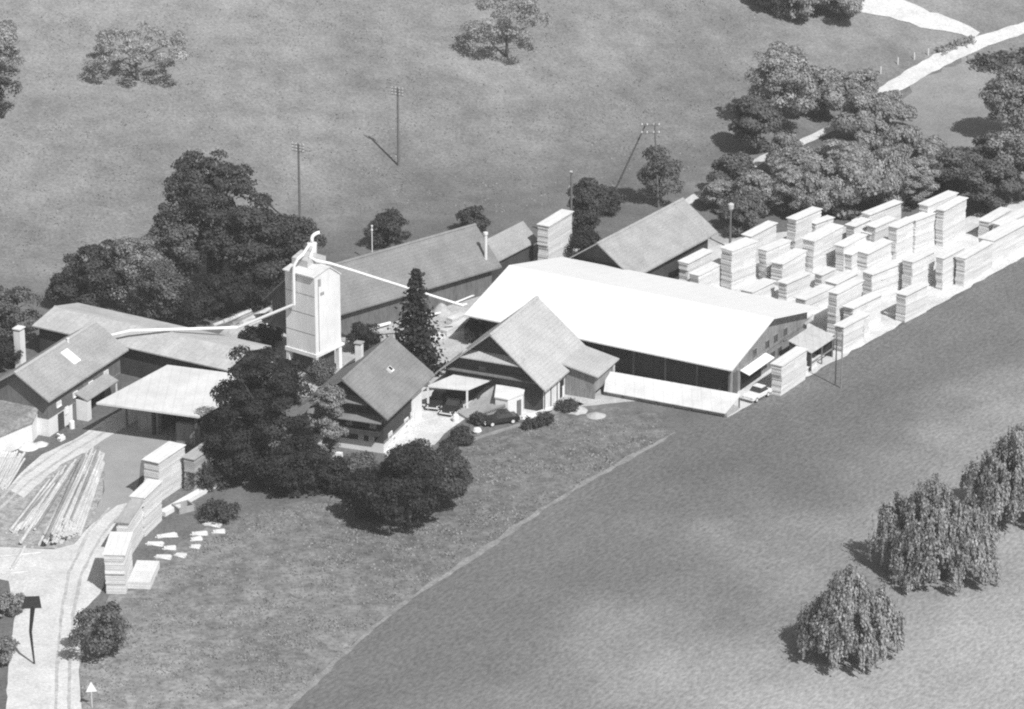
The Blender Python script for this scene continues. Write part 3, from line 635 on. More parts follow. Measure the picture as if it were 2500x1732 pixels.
ST = [
 ((1655, 638), (1680, 642.5), (1740, 612.5), 3.4, 'short lumber stack closest to the eave of the storage barn'),
 ((1681, 667.5), (1706, 672.5), (1778, 636.5), 3.0, 'low lumber stack just over the hall roof beside the storage barn'),
 ((1768, 601), (1788, 612), (1848, 588), 5.4, 'tall upright lumber stack beside the lantern pole'),
 ((1806, 575), (1833, 577), (1897, 544), 4.4, 'lumber stack in front of the wood with log ends at its right'),
 ((1852, 606), (1872.5, 612), (1931, 588), 4.2, 'lumber stack tucked behind the tall one beside the lantern pole'),
 ((1920, 532), (1944, 537), (2006, 510), 5.4, 'tall lumber stack standing out against the wood, left of centre'),
 ((1975, 541), (1992, 546), (2036, 531), 4.0, 'low stack end peeping out right of a tall stack by the wood'),
 ((1880, 640), (1911, 645), (1969, 612), 3.2, 'lumber stack with dark gap at its left, mid yard'),
 ((1960, 581), (1988.5, 588.5), (2058, 551), 4.6, 'tall lumber stack with shaded end in the middle of the yard'),
 ((2038, 597), (2061, 602), (2116, 573), 3.6, 'lumber stack with broad bright top behind the middle stacks'),
 ((2064, 548), (2087, 553), (2126, 535), 3.4, 'small lumber stack near the wood with shaded right side'),
 ((2059, 617), (2080, 622), (2132, 592), 2.6, 'low lumber stack left of a dark slit in mid yard'),
 ((2090, 615), (2119.5, 619), (2186, 585), 2.6, 'low lumber stack right of a dark slit in mid yard'),
 ((2100, 521), (2124, 524), (2202, 493), 4.0, 'long lumber stack with a ragged right end against the wood'),
 ((2078, 539), (2103, 543), (2150, 520), 3.0, 'lower lumber stack joined to the left of the ragged ended one'),
 ((2113, 550), (2137, 555), (2188, 533), 3.2, 'lumber stack with grey end between the wood and mid yard'),
 ((2094, 566), (2126, 571), (2150, 560), 2.2, 'low lumber stack with small bright top in mid yard'),
 ((2167, 551), (2191, 556), (2236, 535), 4.6, 'left one of two tall stacks joined side by side'),
 ((2211, 533), (2236, 538), (2304, 512), 4.6, 'right one of two tall stacks joined side by side'),
 ((2244, 497), (2266, 503), (2338, 471), 5.6, 'highest lumber stack at the back of the yard by the wood'),
 ((2287, 509), (2306, 514), (2362, 483), 5.2, 'very tall lumber stack with a sheer bright side at the right'),
 ((2389.5, 536), (2415, 542), (2470, 511), 2.6, 'lumber stack left of the gap at the far right back'),
 ((2421, 545), (2446, 550), (2520, 514), 2.6, 'lumber stack reaching out of the picture at the far right back'),
 ((2391, 579), (2425, 588), (2510, 543), 3.6, 'long lumber stack on the field edge at the right border'),
 ((2331, 627), (2356, 631), (2424, 592), 4.0, 'lumber stack on the field edge right of the larger dark gap'),
 ((2285, 627), (2304, 631), (2358, 602), 4.4, 'lumber stack with shaded end left of the larger dark gap'),
 ((2203, 634), (2228.5, 640), (2283, 613), 4.4, 'tall lumber stack in the second row from the field edge'),
 ((2185, 716), (2213, 721), (2267, 694), 3.7, 'lumber stack on the field edge with a grey shaded end'),
 ((2100.5, 665), (2130, 670), (2207, 640), 3.6, 'big broad topped lumber stack in the third row'),
 ((2127.5, 679), (2154, 682), (2209, 655), 2.4, 'low lumber stack with small shaded end below the broad topped one'),
 ((1987.5, 667), (2007, 671.5), (2040, 656), 2.2, 'small low stack with a flat pale top in mid yard'),
 ((2010, 688), (2042, 692.5), (2096, 666), 2.3, 'wide low lumber stack with a flat top in mid yard'),
 ((1900, 686), (1921, 692.5), (1980, 667), 2.6, 'grey sided lumber stack behind the far end of the hall'),
 ((1809, 706), (1837, 713.5), (1893, 686), 2.0, 'low lumber stack just over the long edge of the hall roof'),
 ((1935, 727), (1966, 732), (2034, 700), 2.2, 'low lumber stack with bright top next to the hall roof corner'),
 ((2023.5, 711), (2045, 717), (2108, 684), 5.4, 'tall lumber stack right of the hall roof corner'),
 ((2058, 747), (2082.5, 753), (2153, 719), 3.7, 'lumber stack with bright top left of the smaller dark gap'),
 ((2039, 792), (2060, 799), (2110, 773), 3.5, 'lumber stack on the field edge next to the twin poles'),
 ((2086, 770), (2110, 774), (2124, 766), 2.8, 'stub of lumber stack behind the one next to the twin poles'),
 ((1885, 886), (1909.5, 893), (1971, 852), 3.9, 'lumber stack standing alone at the hall gable by the field'),
 ((2160, 762), (2190, 768), (2200, 762), .5, 'thin low pile of boards in front of a lumber stack by the field'),
 ((1953, 889), (1965, 903), (1996, 878), .7, 'low pile of pale boards right of the stack at the hall gable'),
]
for a in ST: stack(*a)
stack((1321, 542), (1340, 552), (1399, 516), 6.4, 'very tall grey lumber stack between the long shed and storage barn', m='lumber', group=None)
# the row along the left road
LR = 'lumber stacks along the curving road'
stack((357, 1116), (387, 1129), (451, 1086), 4.9, 'lumber stack at the upper end of the row by the asphalt', group=LR)
stack((449, 1114), (474, 1121), (529, 1083), 3.9, 'grey shaded lumber stack beside the big dark tree', m='lumber_old_shaded', group=LR, cm='lumber_old_shaded')  # tree shade on this stack is put into its darker board colour
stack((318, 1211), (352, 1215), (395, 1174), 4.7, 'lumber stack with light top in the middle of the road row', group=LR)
stack((284, 1273), (314, 1276), (350, 1221), 4.3, 'lumber stack with grey top in the lower road row', group=LR, cm='lumber_old_shaded')
stack((254, 1350), (304, 1354), (322, 1300), 4.6, 'foremost lumber stack of the road row, near the small bush', group=LR)
stack((305, 1424), (367, 1419), (390, 1366), .95, 'low flat board pile on the grass below the road row', group=LR, cover=False)
# boards lying about on the grass
for i, (x, y, l, a) in enumerate(((520, 1283, 1.9, -15), (535, 1300, 1.3, 8), (488, 1305, 1.7, 5), (480, 1318, 1.2, 20), (408, 1310, 2.2, 15), (380, 1330, 1.8, -8), (415, 1340, 1.3, 4), (478, 1337, 1.0, -6), (400, 1362, 1.7, -10), (442, 1358, 1.2, -20), (500, 1270, .9, 4))):
    p = G(x, y); m = MB(); m.box((0, 0, .1), (l, .6, .2)); m.box((.1, .12, .24), (l * .75, .3, .06), R(9)); m.box((-.1, -.3, .07), (l * 1.15, .18, .06), R(-12))
    tag(m.build('board_pile', M['lumber'], None, (p[0], p[1], 0), R(a)), 'small pale heap of boards lying in the grass beside the road row', 'boards', 'boards lying in the grass')
# low walls by the road row
def lowwall(name, pa, pb, h, t, m, label, cat='wall'):
    a, b = G(*pa), G(*pb); mb = MB(); wallseg(mb, a, b, 0, h, h, t); return tag(mb.build(name, M[m]), label, cat)
lowwall('garden_wall', (404, 1262), (583, 1160), .5, .9, 'plaster', 'long low white wall running up towards the big dark tree')
p = G(448, 1246); m = MB()
for dx, dy, sx_, sy_ in ((0, -.75, 1.9, .14), (0, .75, 1.9, .14), (-.95, 0, .14, 1.64), (.95, 0, .14, 1.64)): m.box((dx, dy, .35), (sx_, sy_, .7))
m.box((0, 0, .06), (1.6, 1.3, .1)); tag(m.build('concrete_basin', M['concrete_dark'], None, (p[0], p[1], 0), R(35)), 'square concrete basin in front of the low white wall', 'basin')

# ------------------------------------------------------------------ logs
def log(a, b, r, label, group, m='log', z=None, name='log'):
    a, b = np.array(a, float), np.array(b, float); L = float(np.linalg.norm(b - a)); c = (a + b) / 2
    mb = MB(); n = 9
    mb.tube([(-L / 2, 0, 0), (-L / 4, rnd.uniform(-.03, .03), rnd.uniform(-.02, .02)), (L / 4, rnd.uniform(-.03, .03), 0), (L / 2, 0, 0)], [r, r * .96, r * .88, r * .8], n)
    mb.mi = [0] * len(mb.f); mb.mi[-1] = 1; mb.mi[-2] = 1
    o = mb.build(name, [M[m], M['log_end']], None, c)
    d = (b - a) / L; o.rotation_euler = Vector(d).to_track_quat('X', 'Z').to_euler()
    return tag(o, label, 'log', group)
# big pile: near ends along one line, far ends along another
rr = random.Random(3)
near0, near1 = G(92, 1334), G(196, 1316); far0, far1 = G(205, 1112), G(262, 1124)
cnt = 0
for layer, (n, lo, hi) in enumerate(((13, .0, 1.0), (12, .06, .96), (10, .2, .9), (7, .36, .8))):
    for k in range(n):
        t = lo + (hi - lo) * (k + .5) / n
        r = rr.uniform(.15, .24); z = .2 + layer * .4
        a = near0 + (near1 - near0) * t + np.array([0, 0, z]); b = far0 + (far1 - far0) * (t + rr.uniform(-.09, .09)) + np.array([0, 0, z])
        d = (b - a); a = a + d * rr.uniform(-.03, .05) * (1 + layer * .5); b = b - d * rr.uniform(-.02, .30) * (1 if k % 3 else .4)
        log(a, b, r, 'long peeled log lying in the big pile beside the asphalt', 'logs of the big pile', 'log' if rr.random() < .88 else 'log_dark')
a, b = G(52, 1334), G(178, 1142); log(a + np.array([0, 0, .5]), b + np.array([0, 0, .5]), .2, 'pale log slanting alone along the left flank of the big pile', None)
for k in range(22):                               # loose thin logs left of it
    t = k / 21; a = G(22 + 62 * t + rr.uniform(-6, 6), 1300 - 8 * t + rr.uniform(-8, 8)); b = G(118 + 70 * t, 1182 - 52 * t + rr.uniform(-9, 9))
    zz = np.array([0, 0, .14 + .15 * (k % 2)])
    log(a + zz, b + zz, rr.uniform(.11, .19), 'thin log lying loosely left of the big pile', 'loose thin logs', 'log' if k % 3 else 'log_dark')
for k in range(22):                               # second pile at the left border
    t = (k % 11) / 10; lay = k // 11
    a = G(-45 + 62 * t + rr.uniform(-4, 4), 1205 - 18 * t + 6); b = G(2 + 58 * t, 1108 + 12 * t + rr.uniform(-6, 6))
    zz = np.array([0, 0, .18 + .34 * lay])
    log(a + zz, b + zz, rr.uniform(.14, .22), 'pale log in the pile across the road at the left border', 'logs across the road')
for (xa, ya, xb, yb_, r) in ((30, 1392, 60, 1340, .2), (0, 1362, 100, 1352, .12), (4, 1402, 70, 1398, .1)):
    zz = np.array([0, 0, r]); log(G(xa, ya) + zz, G(xb, yb_) + zz, r, {30: 'single pale log pointing up below the log pile', 0: 'thin log lying level below the log pile', 4: 'thinnest log lying level at the forecourt edge'}[xa], None)
# long beams behind the silo
for k, (xa, ya, xb, yb_, r, m_) in enumerate(((545, 792, 612, 764, .3, 'log'), (572, 795, 640, 765, .26, 'log_dark'), (590, 800, 658, 764, .34, 'log'), (606, 800, 660, 776, .2, 'log'), (668, 784, 700, 772, .22, 'log'), (675, 790, 706, 780, .18, 'log_dark'), (520, 800, 566, 782, .25, 'log'), (590, 812, 668, 789, .14, 'log'))):
    zz = np.array([0, 0, r + .2 * (k % 3 == 2)]); log(G(xa, ya) + zz, G(xb, yb_) + zz, r, 'long log lying on the ground left behind the silo', 'logs behind the silo', m_)
for k, (xa, ya, xb, yb_, r) in enumerate(((835, 790, 904, 775, .32), (914, 808, 953, 797, .22), (1102, 726, 1186, 699, .14), (1108, 738, 1180, 712, .16), (1112, 746, 1176, 720, .12), (1050, 776, 1076, 771, .15))):
    zz = np.array([0, 0, r + (1.2 if k == 0 else .25)])
    tag(log(G(xa, ya) + zz, G(xb, yb_) + zz, r, ('thick white beam sticking out right of the silo', 'short white beam behind the farmhouse ridge', 'long pale beam nearest the long shed beside the hall roof', 'long pale beam in the middle of three beside the hall roof', 'long pale beam closest to the hall roof corner', 'short beam below the long blower pipe')[k], None, 'white', name='beam'), cat='beam')
def cone(px, py, r, h, label, name='sawdust_heap'):
    p = G(px, py); mb = MB(); n = 16; rr = random.Random(px)
    rings = [(1, 0), (.7, .38), (.4, .75), (.12, .97)]
    vs = [(r * q * math.cos(2 * math.pi * j / n) * rr.uniform(.88, 1.1), r * q * math.sin(2 * math.pi * j / n) * rr.uniform(.88, 1.1), h * z) for q, z in rings for j in range(n)] + [(0, 0, h)]
    fs = [(i * n + j, i * n + (j + 1) % n, (i + 1) * n + (j + 1) % n, (i + 1) * n + j) for i in range(3) for j in range(n)] + [(3 * n + j, 3 * n + (j + 1) % n, 4 * n) for j in range(n)]
    mb.add(vs, fs); return tag(mb.build(name, M['sawdust'], None, p, smooth=True), label, 'heap')
cone(925, 785, 1.6, 1.9, 'grey sawdust heap between the silo and the spruce')
cone(1078, 764, 1.4, 1.3, 'round bark heap under the long blower pipe')
cone(1408, 1003, 1.4, .6, 'low pale heap in front of the barn ramp', 'gravel_heap')
cone(1455, 1016, 1.2, .4, 'flat pale heap right of the barn ramp', 'gravel_heap')
stack((1076, 800), (1090, 808), (1150, 779), .8, 'low board pile beside the yard road left of the hall', group=None, cover=False)

for nl, nr, fr, H_, lab in (((862, 836), (876, 842), (908, 828), .9, 'small board pile right of the silo foot'), ((990, 762), (1002, 768), (1040, 752), .7, 'small board pile under the middle of the long blower pipe'), ((1090, 772), (1103, 778), (1140, 764), 1.0, 'board pile in the gap between hall and spruce, uppermost'), ((1040, 820), (1056, 828), (1090, 812), .6, 'thin board pile left of the barn ridge in the yard'), ((1132, 700), (1140, 704), (1176, 692), .8, 'board pile against the long shed near the hall roof')):
    stack(nl, nr, fr, H_, lab, group=None, cover=False)
# ------------------------------------------------------------------ vehicles
def car(px, py, ang, label, paint, length=4.3, cat='car'):
    p = G(px, py); root = empty('parked_car', p, R(ang), label, cat)
    L, Wd = length, 1.65; b = MB()
    prof = [(-L / 2, .35), (-L / 2, .72), (-L / 2 + .12, .84), (-L * .12, .92), (L * .30, .92), (L / 2 - .1, .86), (L / 2, .68), (L / 2, .35)]
    b.prism([(x, -Wd / 2, z) for x, z in prof], (0, Wd, 0)); body = b.build('body', M[paint], root)
    bev = body.modifiers.new('b', 'BEVEL'); bev.width = .06; bev.segments = 2
    c = MB(); lo, hi, zl, zh = (-L * .14, L * .33), (-L * .02, L * .22), .91, 1.42
    w0, w1 = Wd / 2 - .05, Wd / 2 - .2
    c.add([(lo[0], -w0, zl), (lo[1], -w0, zl), (lo[1], w0, zl), (lo[0], w0, zl), (hi[0], -w1, zh), (hi[1], -w1, zh), (hi[1], w1, zh), (hi[0], w1, zh)], [(0, 3, 2, 1), (4, 5, 6, 7), (0, 1, 5, 4), (1, 2, 6, 5), (2, 3, 7, 6), (3, 0, 4, 7)])
    c.build('windows', M['glass'], root)
    t = MB(); t.box(((hi[0] + hi[1]) / 2, 0, zh + .03), (hi[1] - hi[0] + .06, 2 * w1 + .06, .06)); t.build('car_roof', M[paint], root)
    for sx in (-L * .31, L * .29):
        for sy in (-1, 1):
            w = MB(); w.tube([(sx, sy * (Wd / 2 - .2), .31), (sx, sy * (Wd / 2 + .01), .31)], .31, 16); wh = w.build('wheel', M['rubber'], root)
            w = MB(); w.tube([(sx, sy * (Wd / 2 + .012), .31), (sx, sy * (Wd / 2 + .04), .31)], .2, 12); w.build('hub_cap', M['chrome'], wh)
    for sy in (-1, 1):
        q = MB(); q.tube([(-L / 2 - .01, sy * .58, .66), (-L / 2 - .05, sy * .58, .66)], .1, 10); q.build('headlight', M['porcelain'], root)
    for sx, nm in ((-L / 2 - .06, 'bumper'), (L / 2 + .06, 'bumper')):
        q = MB(); q.box((sx, 0, .45), (.1, Wd - .05, .13)); q.build(nm, M['chrome'], root)
    return root
car(1222, 1033, 22, 'dark saloon car with white hub caps parked on the garden drive', 'car_dark')
car(1068, 989, 75, 'dark car parked under the left half of the carport', 'car_dark')
car(1106, 1003, 68, 'dark car with pale bonnet under the right half of the carport', 'car_dark')
car(1848, 972, 52, 'small white car parked at the corner of the hall gable', 'car_white', 3.9)
# ------------------------------------------------------------------ small things round the house
p = G(1113, 1030); m = MB(); m.tube([(0, 0, 0), (0, 0, .45), (0, 0, .9)], [.33, .4, .3], 14); tag(m.build('barrel', M['white'], None, p), 'white barrel standing on the court in front of the carport', 'barrel')
p = G(1165, 1058); m = MB(); m.tube([(0, 0, 0), (0, 0, .3), (0, 0, .62), (0, 0, .7)], [.35, .55, .4, .1], 10); tag(m.build('boulder', M['plaster'], None, p), 'pale rounded boulder beside the garden track', 'boulder')
fe = empty('picket_fence', G(1034, 1098), R(-12), 'short white picket fence beside the farmhouse court', 'fence'); m = MB()
for k in range(9): m.box((-.9 + k * .225, 0, .5), (.12, .04, 1.0))
m.build('picket', M['white'], fe); m = MB(); m.box((0, .05, .3), (2.0, .05, .1)); m.box((0, .05, .75), (2.0, .05, .1)); m.build('rail', M['white'], fe)
lowwall('house_terrace', (762, 1118), (834, 1126), .9, .5, 'white', 'short white terrace wall under the slim tree at the farmhouse', 'wall')
lowwall('retaining_wall', (1276, 1025), (1352, 1000), .35, .25, 'plaster', 'low pale retaining wall below the barn corner', 'wall')
p = G(150, 1075); m = MB(); m.box((0, 0, .45), (1.3, .25, .1), R(20)); m.box((.1, .3, .55), (.2, 1.0, .1), R(-20)); m.box((0, 0, .2), (.9, .5, .4)); tag(m.build('handcart', M['white'], None, p, R(60)), 'small white handcart by the workshop wall', 'cart')
p = G(176, 1046); m = MB(); m.tube([(0, 0, 0), (0, 0, .9), (0, 0, 1.0)], [.32, .32, .1], 12); tag(m.build('milk_drum', M['white'], None, p), 'white drum standing by the workshop door', 'drum')
cone(70, 1092, 1.3, .7, 'white lime heap at the gable end of the workshop', 'lime_heap').data.materials[0] = M['gravel']
cone(100, 1086, .9, .4, 'smaller white heap right of the lime heap', 'lime_heap').data.materials[0] = M['gravel']

# ------------------------------------------------------------------ poles and signs
def pole(px, py, H, label, arms=1, armw=1.9, r=.14, base_white=False, name='utility_pole', group=None, terrain=True, aw=R(-30), m_='pole'):
    p = T(px, py) if terrain else G(px, py)
    root = empty(name, p, aw, label, 'pole', group)
    m = MB(); m.tube([(0, 0, -.3), (0, 0, H)], [r * 1.35, r], 8); m.build('shaft', M[m_], root)
    for k in range(arms):
        z = H - .2 - k * .42
        m = MB(); m.box((0, -.1, z), (armw, .07, .08)); c = m.build('crossarm', M['pole'], root)
        for j in range(4):
            x = -armw / 2 + .1 + (armw - .2) * j / 3
            m = MB(); m.tube([(x, -.1, z + .06), (x, -.1, z + .16), (x, -.1, z + .34)], [.02, .055, .045], 6); m.build('insulator', M['porcelain'], c)
    return root
pole(973, 405, 11.3, 'tall meadow pole with white insulator clusters, standing free', 3, 1.9)
pole(733, 560, 12.0, 'meadow pole with white insulators rising behind the bushes left of centre', 3, 1.9)
pole(1394, 600, 10.3, 'plain bare pole behind the very tall grey lumber stack', 1, .5)
pole(1782, 606, 5.2, 'short yard pole carrying a lantern beside the tall stack', 0, .5)
p = T(1782, 606); m = MB(); m.tube([(0, 0, 5.1), (0, 0, 5.5), (0, 0, 6.1), (0, 0, 6.3)], [.1, .38, .42, .15], 10); tag(m.build('yard_lantern', M['sheet_grey'], None, p), 'pale round lantern on top of the short yard pole', 'lantern')
pl = G(909, 640); root = empty('lamp_pole', pl, 0, 'slim white pole with two insulators behind the long shed roof', 'pole')
m = MB(); m.tube([(0, 0, 0), (0, 0, 4.9)], .07, 8); m.build('shaft', M['plaster'], root)
for z in (4.9, 4.35):
    m = MB(); m.tube([(0, 0, z), (0, 0, z + .18)], [.16, .12], 8); m.build('insulator', M['porcelain'], root)
# twin pole in the field corner
for (px, py, lab) in ((2053, 948, 'right one of the twin poles at the field edge'), (2039, 941, 'left one of the twin poles at the field edge')):
    pole(px, py, 7.0, lab, 0, r=.075, m_='wood_grey')
# braced line tower in the meadow
pb, pc = T(1608, 508), T(1492, 486)
tw = empty('line_tower', pb, 0, 'braced timber line tower with white insulators in the meadow', 'pole')
m = MB(); m.tube([(0, 0, -.3), (-.7, .2, 12.0)], [.16, .11], 8); m.build('shaft', M['pole'], tw)
dx = pc - pb
m = MB(); m.tube([tuple(dx), (-1.9, .4, 11.8)], [.15, .1], 8); m.build('brace', M['pole'], tw)
for z in (11.7, 10.6):
    m = MB(); m.box((-1.3, .2, z), (2.6, .12, .12)); c = m.build('crossarm', M['pole'], tw)
    for x in (-2.4, -1.7, -.8, -.1):
        q = MB(); q.tube([(x, .2, z + .06), (x, .2, z + .3)], [.1, .07], 6); q.build('insulator', M['porcelain'], c)
# fence posts by the country road, left roadside sign
for px, py in ((2150, 180), (2192, 158), (2232, 146), (2266, 136)):
    p = T(px, py); m = MB(); m.tube([(0, 0, -.2), (0, 0, 1.1)], .09, 6); tag(m.build('fence_post', M['plaster'], None, p), 'pale post at the verge of the country road', 'post', 'posts along the country road')
ps = G(225, 1728); root = empty('warning_sign', ps, R(8), 'white triangular road sign on a thin post at the verge', 'sign')
m = MB(); m.tube([(0, 0, 0), (0, 0, 2.6)], .035, 8); m.build('post', M['metal'], root)
m = MB(); m.prism([(-.55, -.05, 1.75), (.55, -.05, 1.75), (0, -.05, 2.85)], (0, .03, 0)); m.build('plate', M['white'], root)
# dark board on a bent post in the forecourt
pd = G(84, 1622); root = empty('board_sign', pd, R(5), 'dark board on a tall bent post standing in the forecourt', 'sign')
m = MB(); m.tube([(0, 0, 0), (-.22, 0, 3.6), (.12, 0, 6.2)], [.09, .15, .24], 8); m.build('post', M['car_dark'], root)
m = MB(); m.prism([(-1.0, -.06, 6.2), (1.0, -.06, 6.2), (.85, -.06, 7.5), (-.6, -.06, 7.5)], (0, .1, 0)); m.build('board', M['car_dark'], root)

# ------------------------------------------------------------------ trees
def quad_mesh(name, C, Nn, sz, rng, asp=1.0, up=None):
    n = len(C); Nn = Nn / (np.linalg.norm(Nn, axis=1, keepdims=True) + 1e-9)
    t = rng.normal(size=(n, 3)) if up is None else np.tile(np.array(up, float), (n, 1)) + rng.normal(size=(n, 3)) * .25
    a = np.cross(Nn, t); a /= np.linalg.norm(a, axis=1, keepdims=True) + 1e-9; b = np.cross(Nn, a)
    sa = (sz * rng.uniform(.6, 1.25, n))[:, None]; sb = sa * asp
    a = a * sa / 2; b = b * sb / 2; k = rng.uniform(.25, .75, (n, 1))
    V = np.stack([C - a * k - b, C + a - b * .3, C + a * (1 - k) + b, C - a + b * .3], 1).reshape(-1, 3)
    me = bpy.data.meshes.new(name); me.vertices.add(4 * n); me.vertices.foreach_set('co', V.astype(np.float32).ravel())
    me.loops.add(4 * n); me.loops.foreach_set('vertex_index', np.arange(4 * n, dtype=np.int32))
    me.polygons.add(n); me.polygons.foreach_set('loop_start', np.arange(0, 4 * n, 4, dtype=np.int32))
    me.update(calc_edges=True); me.validate()
    return me
def sph(rng, n):
    v = rng.normal(size=(n, 3)); return v / np.linalg.norm(v, axis=1, keepdims=True)
def broad(seed, H, r, base=.12, lobes=34, n=5000, leaf=.42, open_=0.0, peak=0.0, squash=1.0):
    rng = np.random.default_rng(seed); hz = H * (1 - base) / 2; cz = H * base + hz
    b0 = min(1.05, .36 * min(r, hz)); leaf *= .66         # boughs of about a metre, spread through the crown
    A = 4 * math.pi * (r * r * 2 + r * hz) / 3
    lobes = int(np.clip(A / (b0 * b0 * 3.1) * (1 - .5 * open_), 9, 170))
    n = int(n * 2.2)
    d = sph(rng, lobes); d[:, 2] = np.where((d[:, 2] < -.55) & (rng.random(lobes) < .6), -d[:, 2], d[:, 2])
    rad = np.where(rng.random(lobes) < .75, rng.uniform(.7, 1.0, lobes), rng.uniform(.2, .7, lobes))[:, None]
    ph = np.arctan2(d[:, 1], d[:, 0]); lump = 1 + .13 * np.sin(3 * ph + seed) + .10 * np.sin(5 * ph + 4 * d[:, 2] + 2 * seed)
    c = d * rad * np.array([r, r, hz]) * .93 * np.stack([lump, lump, 1 + (lump - 1) * .5], 1)
    if peak: c[:, :2] *= (1 - peak * np.clip((c[:, 2:3] / hz + 1) / 2, 0, 1))
    br = b0 * np.clip(rng.lognormal(-.12, .34, lobes), .45, 1.5)
    w = br ** 1.9; i = rng.choice(lobes, n, p=w / w.sum())
    u = sph(rng, n); u[:, 2] += .3; u += .45 * d[i]; u /= np.linalg.norm(u, axis=1, keepdims=True)
    P = c[i] + u * (br[i] * rng.uniform(.45, 1.12, n) ** .6)[:, None] * np.array([1.15, 1.15, .72 * squash])
    P[:, 2] += cz; P += rng.normal(size=P.shape) * .09
    ok = P[:, 2] > .15; P = P[ok]; u = u[ok]; n2 = len(P)
    return quad_mesh('crown', P, u * 1.25 + rng.normal(size=(n2, 3)) * .45 + np.array([0, 0, .2]), leaf, rng, 1.2), [tuple(q) for q in (c * .8 + np.array([0, 0, cz]))]
def conifer(seed, H, r, n=5200, leaf=.42):
    rng = np.random.default_rng(seed); P = []; Nn = []
    z = .05 * H; tiers = []
    while z < H * .985: tiers.append(z); z += .36 + .5 * (1 - z / H)
    for z in tiers:
        t = z / H; rr = r * (1 - t) ** .85 * rng.uniform(.85, 1.1) + .12
        for b in range(int(7 + 10 * (1 - t))):
            a = rng.uniform(0, 2 * math.pi); L = rr * rng.uniform(.7, 1.12)
            m = int(5 + L * 7); s = rng.uniform(.1, 1, m) ** .8
            x = L * s; sp = .12 + .16 * L
            q = np.stack([np.cos(a) * x, np.sin(a) * x, z + .12 * L * s - .42 * L * s ** 2], 1) + rng.normal(size=(m, 3)) * np.array([sp, sp, .1])
            P.append(q); Nn.append(rng.normal(size=(m, 3)) * .6 + np.array([np.cos(a) * .4, np.sin(a) * .4, .8]))
    return quad_mesh('crown', np.concatenate(P), np.concatenate(Nn), leaf, rng, 1.3), []
def willow(seed, H, r, strands=330, leaf=.19):
    rng = np.random.default_rng(seed); P = []; Nn = []
    doms = [(0, 0, r * .6, H * .94)]                     # one leader and a ring of drooping sub-crowns
    for k in range(9):
        a = k * .72 + rng.uniform(-.3, .3); q = r * rng.uniform(.45, .74)
        doms.append((q * math.cos(a), q * math.sin(a), r * rng.uniform(.3, .48), H * rng.uniform(.5, .9) * (1.1 - .35 * q / r)))
    wts = np.array([d[2] ** 1.6 * d[3] for d in doms]); wts /= wts.sum()
    for k in range(int(strands * .44)):            # hanging locks of twigs
        cx, cy, dr, dh = doms[rng.choice(len(doms), p=wts)]
        a = rng.uniform(0, 2 * math.pi); q = math.sqrt(rng.uniform(0, 1)) * 1.05; x, y = cx + dr * q * math.cos(a), cy + dr * q * math.sin(a)
        zt = dh * (.5 + .48 * max(0, 1 - q ** 1.8)) * rng.uniform(.86, 1.05)
        L0 = min(rng.uniform(.3, .85) * zt * (.5 + .5 * q), zt - rng.uniform(.1, 1.2))
        if L0 < .4: continue
        wl = rng.uniform(.16, .42)
        for j in range(rng.integers(5, 13)):
            L = L0 * rng.uniform(.6, 1.05); L = min(L, zt - .1); m = int(L / .16) + 2; s_ = np.linspace(0, 1, m)
            jx, jy = rng.normal(size=2) * wl
            c = np.stack([x + jx * (1 - .4 * s_) + (x - cx) * .15 * s_, y + jy * (1 - .4 * s_) + (y - cy) * .15 * s_, zt - L * s_ - .25 * s_ * 0], 1) + rng.normal(size=(m, 3)) * np.array([.07, .07, .06])
            P.append(c); out = np.array([jx * 2 + math.cos(a) * .7, jy * 2 + math.sin(a) * .7, .45]); Nn.append(np.tile(out, (m, 1)) + rng.normal(size=(m, 3)) * .5)
    return quad_mesh('crown', np.concatenate(P), np.concatenate(Nn), leaf, rng, 1.9, up=(0, 0, 1)), [(d[0], d[1], d[3] * .75) for d in doms]
def trunk(H, r0, limbs, lean=0.0, seed=0, top=.6):
    rr = random.Random(seed); m = MB(); zt = H * top
    pts = [(0, 0, -.25), (lean * .3 + rr.uniform(-.1, .1), rr.uniform(-.1, .1), zt * .35), (lean * .7, rr.uniform(-.15, .15), zt * .7), (lean, 0, zt)]
    m.tube(pts, [r0 * 1.25, r0, r0 * .75, r0 * .35], 8)
    for q in limbs[:9]:
        z0 = zt * rr.uniform(.35, .85)
        m.tube([(lean * z0 / zt, 0, z0), (q[0] * .5, q[1] * .5, z0 + (q[2] - z0) * .6), q], [r0 * .45, r0 * .3, r0 * .1], 6)
    return m
PROTO = {}
def tree(px, py, H, r, label, kind='broad', leaf_m='leaf', name='broadleaf_tree', cat='tree', group=None, seed=1, tr=.22, key=None, terrain=True, rz=None, **kw):
    p = T(px, py) if terrain else G(px, py)
    if rz is None: rz = (px * .37 + py * .91) % 6.28
    root = empty(name, p, rz, label, cat, group)
    if key and key in PROTO:
        cm, tm, H0, r0 = PROTO[key]
        sc = (r / r0, r / r0, H / H0)
    else:
        me, limbs = {'broad': broad, 'conifer': conifer, 'willow': willow}[kind](seed, H, r, **kw)
        tb = trunk(H, tr, limbs, seed=seed, top=.95 if kind == 'conifer' else .62)
        cm, tm, sc = me, tb, (1, 1, 1)
    c = bpy.data.objects.new('crown', cm); col.objects.link(c); c.parent = root
    if not cm.materials: cm.materials.append(M[leaf_m])
    if isinstance(tm, MB):
        t = tm.build('trunk', M['bark'], root); tm = t.data
    else:
        t = bpy.data.objects.new('trunk', tm); col.objects.link(t); t.parent = root
    c.scale = sc; t.scale = sc
    if key and key not in PROTO: PROTO[key] = (cm, tm, H, r)
    return root
